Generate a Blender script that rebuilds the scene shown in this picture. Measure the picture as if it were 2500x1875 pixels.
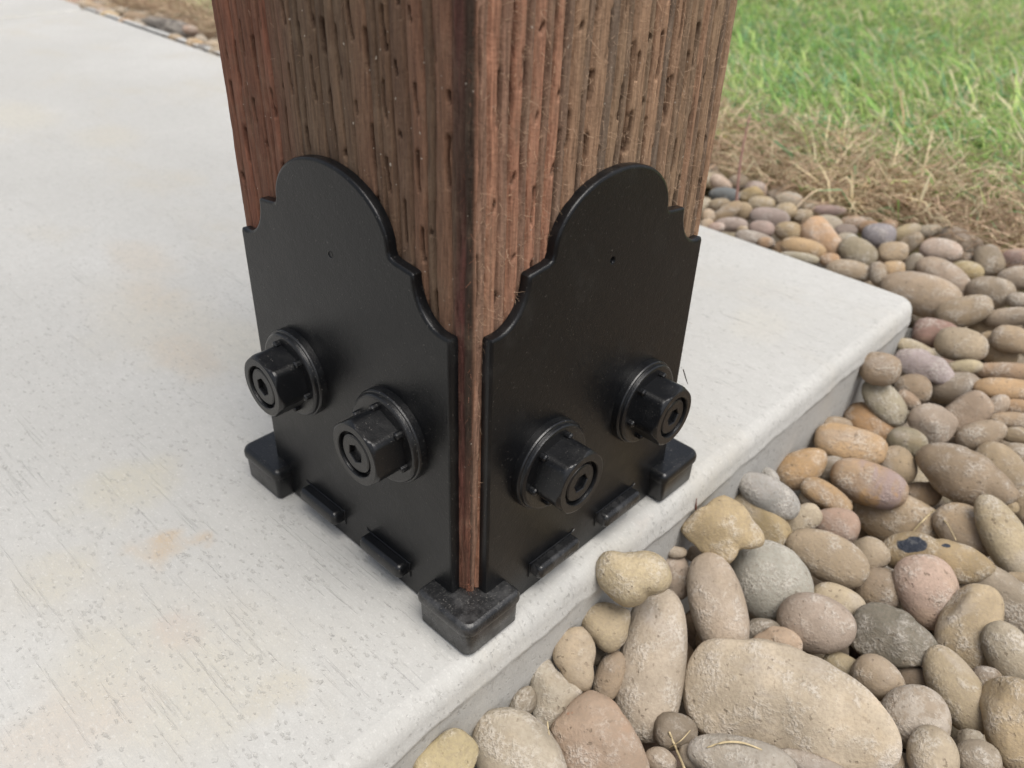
import bpy, bmesh, math, random
import numpy as np
from mathutils import Matrix, Vector

for o in list(bpy.data.objects):
    bpy.data.objects.remove(o)
scene = bpy.context.scene
COL = scene.collection
R = math.radians

# ------------------------------------------------------------------ camera
cam_d = bpy.data.cameras.new('camera')
cam = bpy.data.objects.new('camera', cam_d)
COL.objects.link(cam)
cam_d.sensor_width = 36.0
cam_d.lens = 29.167
cam_d.clip_start = 0.01
cam_d.clip_end = 400.0
YAW, PITCH, ROLL = 0.7404417, -0.5855229, 0.0387680
fw = Vector((math.cos(PITCH)*math.cos(YAW), math.cos(PITCH)*math.sin(YAW), math.sin(PITCH)))
rt = Vector((math.sin(YAW), -math.cos(YAW), 0))
up = rt.cross(fw)
rt2 = rt*math.cos(ROLL)+up*math.sin(ROLL)
up2 = up*math.cos(ROLL)-rt*math.sin(ROLL)
m = Matrix((rt2, up2, -fw)).transposed().to_4x4()
m.translation = Vector((-0.16511, -0.17042, 0.28180))
cam.matrix_world = m
cam_d.dof.use_dof = True
cam_d.dof.focus_distance = 0.33
cam_d.dof.aperture_fstop = 13.5
scene.camera = cam

# ------------------------------------------------------------------ light: bright overcast
SUN_ELEV, SUN_AZ = R(70), R(-100)       # direction towards the brighter part of the cloud cover
world = bpy.data.worlds.new('World')
scene.world = world
world.use_nodes = True
wn, wl = world.node_tree.nodes, world.node_tree.links
wn.clear()
sky = wn.new('ShaderNodeTexSky')
sky.sky_type = 'NISHITA'
sky.sun_disc = False
sky.sun_elevation = SUN_ELEV
sky.sun_rotation = math.pi/2-SUN_AZ
sky.air_density = 1.0
sky.dust_density = 4.0
sky.ozone_density = 1.0
hsv = wn.new('ShaderNodeHueSaturation')
hsv.inputs['Saturation'].default_value = 0.46      # cloud cover: nearly white sky
bg = wn.new('ShaderNodeBackground')
bg.inputs['Strength'].default_value = 0.10
wo = wn.new('ShaderNodeOutputWorld')
wl.new(sky.outputs[0], hsv.inputs['Color'])
wl.new(hsv.outputs[0], bg.inputs['Color'])
wl.new(bg.outputs[0], wo.inputs[0])
sun_d = bpy.data.lights.new('sun', 'SUN')
sun_d.energy = 1.7
sun_d.angle = R(42)
sun_d.color = (1.0, 0.965, 0.91)
sun = bpy.data.objects.new('sun', sun_d)
COL.objects.link(sun)
sd = Vector((math.cos(SUN_ELEV)*math.cos(SUN_AZ), math.cos(SUN_ELEV)*math.sin(SUN_AZ), math.sin(SUN_ELEV)))
sun.rotation_euler = sd.to_track_quat('Z', 'Y').to_euler()
sun.location = sd*5

vs = scene.view_settings
scene.display_settings.display_device = 'sRGB'
vs.view_transform = 'Standard'
vs.look = 'None'
vs.exposure = 0.66
vs.gamma = 1.0
vs.use_curve_mapping = False
scene.render.engine = 'CYCLES'

# ------------------------------------------------------------------ helpers
def tag(o, label=None, cat=None, group=None, kind=None):
    if label: o['label'] = label
    if cat: o['category'] = cat
    if group: o['group'] = group
    if kind: o['kind'] = kind
    return o

def link_mesh(name, me, mat, parent=None, smooth=True, sharp=None):
    if mat: me.materials.append(mat)
    if smooth:
        me.polygons.foreach_set('use_smooth', np.ones(len(me.polygons), dtype=bool))
    if sharp is not None:
        me.set_sharp_from_angle(angle=R(sharp))
    o = bpy.data.objects.new(name, me)
    COL.objects.link(o)
    if parent: o.parent = parent
    return o

def mesh_from(name, verts, faces):
    me = bpy.data.meshes.new(name)
    me.from_pydata([tuple(v) for v in verts], [], faces)
    me.update()
    return me

def mesh_np(name, V, quads=None, tris=None):
    """fast mesh from numpy arrays"""
    me = bpy.data.meshes.new(name)
    me.vertices.add(len(V))
    me.vertices.foreach_set('co', np.ascontiguousarray(V, dtype=np.float32).ravel())
    li, ls, off = [], [], 0
    for F in (quads, tris):
        if F is None or len(F) == 0: continue
        k = F.shape[1]
        li.append(F.ravel()); ls.append(off+np.arange(len(F))*k); off += F.size
    li = np.concatenate(li).astype(np.int32); ls = np.concatenate(ls).astype(np.int32)
    me.loops.add(len(li)); me.loops.foreach_set('vertex_index', li)
    me.polygons.add(len(ls)); me.polygons.foreach_set('loop_start', ls)
    me.update(calc_edges=True)
    me.validate()
    return me

def set_color_attr(me, name, C):
    a = me.attributes.new(name, 'FLOAT_COLOR', 'POINT')
    c = np.ones((len(C), 4), dtype=np.float32); c[:, :C.shape[1]] = C
    a.data.foreach_set('color', c.ravel())

def offset_poly(P, d):
    """move a closed polygon (counter-clockwise) inwards by d"""
    P = np.asarray(P, float); n = len(P); out = np.empty_like(P)
    A = np.roll(P, 1, 0); B = np.roll(P, -1, 0)
    e1 = P-A; e2 = B-P
    e1 /= np.linalg.norm(e1, axis=1)[:, None]; e2 /= np.linalg.norm(e2, axis=1)[:, None]
    n1 = np.c_[-e1[:, 1], e1[:, 0]]; n2 = np.c_[-e2[:, 1], e2[:, 0]]
    b = n1+n2; b /= np.maximum(np.linalg.norm(b, axis=1), 1e-6)[:, None]
    c = np.maximum((b*n1).sum(1), .45)
    dd = d if np.ndim(d) == 0 else np.asarray(d)
    return P+b*(dd/c)[:, None] if np.ndim(dd) else P+b*(dd/c)[:, None]

def loft(P, rings, caps=(True, True), to3=lambda p, h: (p[0], p[1], h), hole=None):
    """stack of offset copies of the outline P; rings = [(height, inset)...]"""
    bm = bmesh.new(); loops = []
    for h, ins in rings:
        Q = offset_poly(P, ins)
        loops.append([bm.verts.new(to3(q, h)) for q in Q])
    n = len(P)
    for a, b in zip(loops, loops[1:]):
        for i in range(n):
            j = (i+1) % n
            bm.faces.new((a[i], a[j], b[j], b[i]))
    if caps[0]: bm.faces.new(loops[0][::-1])
    if caps[1]:
        if hole is None:
            bm.faces.new(loops[-1])
        else:
            hc, rings2 = hole
            hl = []
            for r, hh in rings2:
                hl.append([bm.verts.new(to3((hc[0]+r*math.cos(t), hc[1]+r*math.sin(t)), hh))
                           for t in [2*math.pi*k/20 for k in range(20)]])
            edges = [bm.edges.get((loops[-1][i], loops[-1][(i+1) % n])) for i in range(n)]
            edges += [bm.edges.new((hl[0][i], hl[0][(i+1) % 20])) for i in range(20)]
            bmesh.ops.triangle_fill(bm, use_beauty=True, use_dissolve=False, edges=edges)
            for a, b in zip(hl, hl[1:]):
                for i in range(20):
                    bm.faces.new((a[i], a[(i+1) % 20], b[(i+1) % 20], b[i]))
            bm.faces.new(hl[-1])
    bmesh.ops.recalc_face_normals(bm, faces=bm.faces)
    return bm

def bm_mesh(name, bm):
    me = bpy.data.meshes.new(name)
    bm.to_mesh(me); bm.free()
    return me

def finish(me, ang, axis):
    """smooth sides, sharp edges by angle, flat caps across the given axis"""
    me.polygons.foreach_set('use_smooth', np.ones(len(me.polygons), dtype=bool))
    me.set_sharp_from_angle(angle=R(ang))
    me.polygons.foreach_set('use_smooth', np.array([abs(p.normal[axis]) < .9993 for p in me.polygons]))

class Mat:
    """small node-material builder"""
    def __init__(s, name, rough=.6, spec=.5):
        s.m = bpy.data.materials.new(name); s.m.use_nodes = True
        s.nt = s.m.node_tree; s.nt.nodes.clear()
        s.out = s.n('ShaderNodeOutputMaterial'); s.b = s.n('ShaderNodeBsdfPrincipled')
        s.l(s.b.outputs[0], s.out.inputs[0])
        s.b.inputs['Roughness'].default_value = rough
        s.b.inputs['Specular IOR Level'].default_value = spec
        s.co = None
    def n(s, t, **k):
        x = s.nt.nodes.new(t)
        for a, v in k.items(): setattr(x, a, v)
        return x
    def l(s, a, b): s.nt.links.new(a, b)
    def put(s, sock, v):
        if hasattr(v, 'is_output') or hasattr(v, 'links'): s.l(v, sock)
        elif isinstance(v, (tuple, list)) and len(v) == 3 and sock.type == 'RGBA': sock.default_value = (*v, 1)
        else: sock.default_value = v
    def coords(s, per_object=False):
        tc = s.n('ShaderNodeTexCoord')
        s.co = tc.outputs['Object']
        if per_object:
            oi = s.n('ShaderNodeObjectInfo')
            mu = s.n('ShaderNodeVectorMath', operation='SCALE'); cx = s.n('ShaderNodeCombineXYZ')
            s.l(oi.outputs['Random'], cx.inputs[0]); s.l(oi.outputs['Random'], cx.inputs[1])
            s.l(cx.outputs[0], mu.inputs[0]); mu.inputs['Scale'].default_value = 37.0
            ad = s.n('ShaderNodeVectorMath', operation='ADD')
            s.l(s.co, ad.inputs[0]); s.l(mu.outputs[0], ad.inputs[1]); s.co = ad.outputs[0]
            s.oi = oi
        return s.co
    def scaled(s, v):
        mp = s.n('ShaderNodeVectorMath', operation='MULTIPLY')
        s.l(s.co, mp.inputs[0]); mp.inputs[1].default_value = v
        return mp.outputs[0]
    def noise(s, scale, detail=3, rough=.5, co=None, dist=0.0, out=0):
        x = s.n('ShaderNodeTexNoise')
        s.l(co or s.co, x.inputs['Vector'])
        x.inputs['Scale'].default_value = scale; x.inputs['Detail'].default_value = detail
        x.inputs['Roughness'].default_value = rough; x.inputs['Distortion'].default_value = dist
        return x.outputs[out]
    def step(s, v, lo, hi, a=0., b=1.):
        x = s.n('ShaderNodeMapRange', interpolation_type='SMOOTHSTEP')
        s.l(v, x.inputs[0])
        for i, q in zip((1, 2, 3, 4), (lo, hi, a, b)): x.inputs[i].default_value = q
        return x.outputs[0]
    def math(s, op, a, b=0.):
        x = s.n('ShaderNodeMath', operation=op)
        s.put(x.inputs[0], a); s.put(x.inputs[1], b)
        return x.outputs[0]
    def mix(s, f, a, b, mode='MIX'):
        x = s.n('ShaderNodeMix', data_type='RGBA', blend_type=mode)
        s.put(x.inputs[0], f); s.put(x.inputs[6], a); s.put(x.inputs[7], b)
        return x.outputs[2]
    def bump(s, h, dist, strength=1., prev=None):
        x = s.n('ShaderNodeBump')
        x.inputs['Strength'].default_value = strength; x.inputs['Distance'].default_value = dist
        s.l(h, x.inputs['Height'])
        if prev is not None: s.l(prev, x.inputs['Normal'])
        return x.outputs[0]
    def color(s, c): s.put(s.b.inputs['Base Color'], c)
    def normal(s, n): s.l(n, s.b.inputs['Normal'])

# ------------------------------------------------------------------ materials
def concrete_material():
    M = Mat('concrete', rough=.88, spec=.25); M.coords()
    base = (.465, .457, .430)
    big = M.noise(3.2, 4, .6)
    c = M.mix(M.step(big, .42, .68), base, (.535, .527, .500))
    warm = M.noise(9.0, 5, .62, co=M.scaled((1, .6, 1)))
    c = M.mix(M.step(warm, .50, .72, 0, .55), c, (.475, .43, .345))
    pinkn = M.noise(14.0, 4, .6)
    c = M.mix(M.step(pinkn, .66, .78, 0, .40), c, (.50, .41, .335))
    # stains and rust specks with a shape of their own (metres on the slab)
    dn = M.n('ShaderNodeTexNoise'); M.l(M.co, dn.inputs['Vector'])
    dn.inputs['Scale'].default_value = 55; dn.inputs['Detail'].default_value = 4
    off = M.n('ShaderNodeVectorMath', operation='MULTIPLY_ADD')
    M.l(dn.outputs['Color'], off.inputs[0]); off.inputs[1].default_value = (.03, .03, 0)
    M.l(M.co, off.inputs[2])
    for (x, y, rx, ry, f, col) in STAINS:
        sb = M.n('ShaderNodeVectorMath', operation='SUBTRACT')
        M.l(off.outputs[0], sb.inputs[0]); sb.inputs[1].default_value = (x+.015, y+.015, 0)
        mu = M.n('ShaderNodeVectorMath', operation='MULTIPLY')
        M.l(sb.outputs[0], mu.inputs[0]); mu.inputs[1].default_value = (1/rx, 1/ry, 0)
        ln = M.n('ShaderNodeVectorMath', operation='LENGTH'); M.l(mu.outputs[0], ln.inputs[0])
        c = M.mix(M.step(ln.outputs['Value'], .25, 1.0, f, 0), c, col)
    # broom strokes run along y; pits are short and dark
    br = M.noise(1.0, 3, .6, co=M.scaled((640, 24, 160)))
    br2 = M.noise(1.0, 3, .6, co=M.scaled((70, 7.0, 20)))
    lines = M.math('MULTIPLY', M.step(br, .57, .68), M.step(br2, .44, .60))
    c = M.mix(M.math('MULTIPLY', lines, .24), c, (.31, .30, .28))
    cl = M.noise(1.0, 4, .7, co=M.scaled((210, 120, 160)))
    c = M.mix(M.step(cl, .36, .66, .34, 0), c, (.40, .39, .365))
    patch = M.noise(26, 4, .65)
    def specks(sc, lo, gain, jit):
        dn_ = M.n('ShaderNodeTexNoise'); M.l(M.co, dn_.inputs['Vector']); dn_.inputs['Scale'].default_value = sc[0]*1.6; dn_.inputs['Detail'].default_value = 2
        wv = M.n('ShaderNodeVectorMath', operation='MULTIPLY_ADD'); M.l(dn_.outputs['Color'], wv.inputs[0]); wv.inputs[1].default_value = (jit, jit, jit); M.l(M.scaled(sc), wv.inputs[2])
        vo = M.n('ShaderNodeTexVoronoi'); vo.inputs['Scale'].default_value = 1.0; M.l(wv.outputs[0], vo.inputs['Vector'])
        sp_ = M.n('ShaderNodeSeparateColor'); M.l(vo.outputs['Color'], sp_.inputs[0])
        rad = M.math('MULTIPLY', M.math('MAXIMUM', M.math('SUBTRACT', sp_.outputs[0], lo), 0.), gain)
        return M.step(M.math('SUBTRACT', rad, vo.outputs['Distance']), -.02, .16)
    sa, sb_ = specks((520, 260, 400), .42, .85, 1.1), specks((260, 150, 200), .66, 1.0, 1.2)
    pits = M.math('MULTIPLY', M.math('MAXIMUM', M.math('MULTIPLY', sa, .75), sb_), M.step(patch, .32, .62, .45, 1))
    c = M.mix(M.math('MULTIPLY', pits, .55), c, (.28, .27, .245))
    wh = M.noise(1.0, 3, .6, co=M.scaled((700, 420, 500)))
    c = M.mix(M.step(wh, .57, .68, 0, .35), c, (.64, .63, .595))
    sand = M.noise(1300, 2, .6)
    c = M.mix(M.step(sand, .3, .7, .40, 0), c, (.40, .395, .375))
    pit2 = M.noise(1.0, 2, .6, co=M.scaled((190, 120, 150)))
    pits2 = M.step(pit2, .715, .75)
    c = M.mix(M.math('MULTIPLY', pits2, .35), c, (.2, .195, .185))
    M.color(c)
    n = M.bump(M.math('SUBTRACT', M.noise(60, 4, .6), M.math('MULTIPLY', pits2, .8)), .0010, .4)
    n = M.bump(M.math('SUBTRACT', br, M.math('ADD', lines, pits)), .0005, .6, n)
    n = M.bump(sand, .0002, .6, n)
    M.normal(n)
    return M.m

STAINS = [(-.068, .136, .017, .017, .75, (0.482, 0.353, 0.215)), (-.052, .124, .009, .009, .6, (0.473, 0.361, 0.241)),
          (.045, .37, .025, .05, .5, (0.499, 0.421, 0.335)), (.024, .286, .022, .05, .6, (0.490, 0.404, 0.318)),
          (.068, .434, .03, .06, .5, (0.499, 0.430, 0.335)), (.034, .33, .05, .12, .5, (0.516, 0.473, 0.387)),
          (.066, .25, .04, .07, .45, (0.525, 0.490, 0.396)), (-.06, .186, .04, .03, .6, (0.499, 0.456, 0.344)),
          (-.089, .086, .016, .016, .6, (0.482, 0.396, 0.327)), (-.093, .053, .05, .04, .5, (0.490, 0.456, 0.370)),
          (.141, .875, .05, .10, .5, (0.516, 0.473, 0.370)), (.40, .70, .08, .08, .4, (0.525, 0.490, 0.404)),
          (.18, .74, .05, .06, .4, (0.516, 0.473, 0.378)), (-.135, .072, .04, .03, .6, (0.490, 0.421, 0.344)),
          (-.118, .09, .03, .03, .5, (0.490, 0.456, 0.370)), (-.075, .03, .02, .012, .5, (0.482, 0.430, 0.327)),
          (.125, .005, .012, .008, .7, (0.473, 0.370, 0.206)), (.27, .13, .05, .05, .35, (0.516, 0.482, 0.378)),
          (.33, .05, .04, .03, .35, (0.516, 0.482, 0.396)), (-.11, .15, .02, .02, .4, (0.490, 0.447, 0.344))]

def powder_black(name, dust):
    M = Mat(name, rough=.32, spec=.33 if dust < .2 else .5); M.coords()
    fine = M.noise(1500, 2, .6)
    sp = M.noise(1300, 1, .5)
    patch = M.noise(60, 3, .6)
    base = (.0050, .0053, .0060)
    if dust > .5:
        f = M.math('MULTIPLY', M.step(sp, .60, .74), M.step(patch, .42, .66, .05, .5))
        c = M.mix(f, base, (.20, .19, .17))
        c = M.mix(M.step(M.noise(110, 5, .7), .40, .72, .03, .20), c, (.26, .255, .25))
        r = M.step(patch, .45, .65, .26, .46)
    else:
        f = M.step(sp, .735, .775, 0, .4) if dust < .2 else M.math('MULTIPLY', M.step(sp, .68, .76), M.step(patch, .40, .6, .1, .5))
        c = M.mix(f, base, (.20, .19, .17))
        c = M.mix(M.step(patch, .50, .80, 0, .035), c, (.3, .29, .27))
        r = M.step(patch, .4, .7, .29, .38)
    M.color(c); M.l(r, M.b.inputs['Roughness'])
    n = M.bump(M.noise(260, 2, .5), .0002, .35)
    M.normal(M.bump(fine, .00013, .7, n))
    return M.m

def plain(name, col, rough=.6, spec=.4):
    M = Mat(name, rough, spec); M.coords()
    c = M.mix(M.step(M.noise(300, 3, .6), .3, .7), tuple(q*.8 for q in col), tuple(min(1, q*1.15) for q in col))
    M.color(c)
    return M.m

def wood_material():
    M = Mat('weathered_red_wood', rough=.82, spec=.2); M.coords()
    at = M.n('ShaderNodeAttribute', attribute_name='tone')
    g1 = M.noise(1.0, 4, .6, co=M.scaled((820, 820, 75)))
    g2 = M.noise(1.0, 3, .6, co=M.scaled((240, 240, 16)))
    mo = M.noise(60, 4, .6)
    c = M.mix(M.step(g1, .28, .66, .50, 0), at.outputs['Color'], (.05, .028, .02), 'MIX')
    c = M.mix(M.step(g2, .45, .75, 0, .30), c, (.20, .145, .10))
    c = M.mix(M.step(mo, .5, .75, 0, .22), c, (.30, .22, .15))
    sp = M.noise(520, 1, .5)
    c = M.mix(M.step(sp, .755, .79, 0, .6), c, (.55, .5, .42))
    M.color(c)
    n = M.bump(g1, .0007, .7)
    n = M.bump(M.noise(700, 4, .65), .0006, .7, n)
    M.normal(n)
    return M.m

FLINT_SPOTS = ((-.0122, -.0062, .0086, .0042), (.0042, -.0066, .0026, .0014))
def stone_material(kind=''):
    M = Mat('river_stone'+('_'+kind if kind else ''), rough=.8, spec=.22); M.coords(True)
    oc = M.mix(1.0, M.oi.outputs['Color'], (.80, .795, .78), 'MULTIPLY')
    n1 = M.noise(38, 5, .6)
    c = M.mix(M.step(n1, .35, .70), M.mix(1., oc, (.84, .83, .81), 'MULTIPLY'), M.mix(1., oc, (1.14, 1.13, 1.12), 'MULTIPLY'))
    hue = M.noise(22, 4, .6, dist=.6)
    c = M.mix(M.step(hue, .54, .74, 0, .26), c, (.50, .37, .22))
    hue2 = M.noise(27, 4, .55, dist=.8, co=M.scaled((1, 1.3, .8)))
    c = M.mix(M.step(hue2, .54, .74, 0, .40), c, (.46, .42, .39))
    dust = M.noise(75, 5, .68)
    grain = M.noise(620, 2, .6)
    dustf = M.math('MULTIPLY', M.step(dust, .46, .66), M.step(grain, .36, .6, .25, 1))
    c = M.mix(M.math('MULTIPLY', dustf, .55), c, (.56, .515, .455))
    spk = M.noise(330, 2, .5)
    sp = M.noise(44, 3, .6)
    spf = M.math('MULTIPLY', M.step(spk, .635, .73), M.step(sp, .36, .62, .1, 1))
    c = M.mix(M.math('MULTIPLY', spf, .60), c, (.14, .105, .07))
    c = M.mix(M.step(grain, .32, .6, .30, 0), c, (.24, .195, .15))
    if kind == 'rust':
        rn = M.noise(30, 4, .6, dist=.5)
        c = M.mix(M.step(rn, .50, .68, 0, .42), c, (.37, .22, .135))
        c = M.mix(M.step(M.noise(110, 3, .6), .66, .72, 0, .45), c, (.34, .14, .07))
    if kind == 'streak':
        rn = M.noise(1.0, 3, .6, co=M.scaled((60, 20, 40)))
        c = M.mix(M.step(rn, .52, .64, 0, .7), c, (.30, .23, .22))
        c = M.mix(M.step(M.noise(60, 3, .6), .56, .68, 0, .6), c, (.46, .27, .10))
    rough = None
    if kind == 'crust':
        cr = M.step(M.noise(120, 5, .7), .44, .60)
        c = M.mix(M.math('MULTIPLY', cr, .6), c, (.47, .42, .36))
    if kind == 'flint':
        tc = M.n('ShaderNodeTexCoord'); dn = M.n('ShaderNodeTexNoise')
        M.l(tc.outputs['Object'], dn.inputs['Vector']); dn.inputs['Scale'].default_value = 120
        ad = M.n('ShaderNodeVectorMath', operation='MULTIPLY_ADD')
        M.l(dn.outputs['Color'], ad.inputs[0]); ad.inputs[1].default_value = (.006, .006, 0); M.l(tc.outputs['Object'], ad.inputs[2])
        tot = None
        for (x, y, rx, ry) in FLINT_SPOTS:
            sb = M.n('ShaderNodeVectorMath', operation='SUBTRACT'); M.l(ad.outputs[0], sb.inputs[0]); sb.inputs[1].default_value = (x+.003, y+.003, 0)
            mu = M.n('ShaderNodeVectorMath', operation='MULTIPLY'); M.l(sb.outputs[0], mu.inputs[0]); mu.inputs[1].default_value = (1/rx, 1/ry, 0)
            ln = M.n('ShaderNodeVectorMath', operation='LENGTH'); M.l(mu.outputs[0], ln.inputs[0])
            f = M.step(ln.outputs['Value'], .86, 1.0, 1, 0)
            tot = f if tot is None else M.math('MAXIMUM', tot, f)
        c = M.mix(tot, c, M.mix(M.step(M.noise(260, 3, .6), .5, .7, 0, .5), (.035, .040, .052), (.16, .16, .16)))
        rough = M.step(tot, 0, 1, .8, .35)
    M.color(c)
    if rough is not None: M.l(rough, M.b.inputs['Roughness'])
    n = M.bump(n1, .004, .30)
    n = M.bump(dust, .0016, .45, n)
    n = M.bump(M.math('SUBTRACT', M.math('ADD', grain, dustf), spf), .0005, .65, n)
    M.normal(n)
    return M.m

def blade_material(name, attr, trans):
    M = Mat(name, rough=.6, spec=.25)
    at = M.n('ShaderNodeAttribute', attribute_name=attr)
    M.color(at.outputs['Color'])
    tr = M.n('ShaderNodeBsdfTranslucent'); M.l(at.outputs['Color'], tr.inputs['Color'])
    mx = M.n('ShaderNodeMixShader'); mx.inputs[0].default_value = trans
    M.l(M.b.outputs[0], mx.inputs[1]); M.l(tr.outputs[0], mx.inputs[2]); M.l(mx.outputs[0], M.out.inputs[0])
    return M.m

def soil_material(name, a, b, scale):
    M = Mat(name, rough=.95, spec=.1); M.coords()
    c = M.mix(M.step(M.noise(scale, 6, .7), .35, .65), a, b)
    M.color(c); M.normal(M.bump(M.noise(scale*4, 5, .7), .006, .8))
    return M.m

MAT_CONC = concrete_material()
MAT_PLATE = powder_black('black_powder_coat', 0)
MAT_BOLT = powder_black('speckled_black_powder_coat', .3)
MAT_FOOT = powder_black('glossy_black_powder_coat', .25)
MAT_DUSTY = powder_black('dusty_black_powder_coat', 1)
MAT_WOOD = wood_material()
MAT_STONE = {k: stone_material(k) for k in ('', 'rust', 'streak', 'crust', 'flint')}
MAT_SOIL = soil_material('soil', (.085, .058, .038), (.16, .115, .08), 40)
MAT_TURF = soil_material('turf_soil', (.20, .20, .09), (.30, .26, .14), 30)

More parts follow.
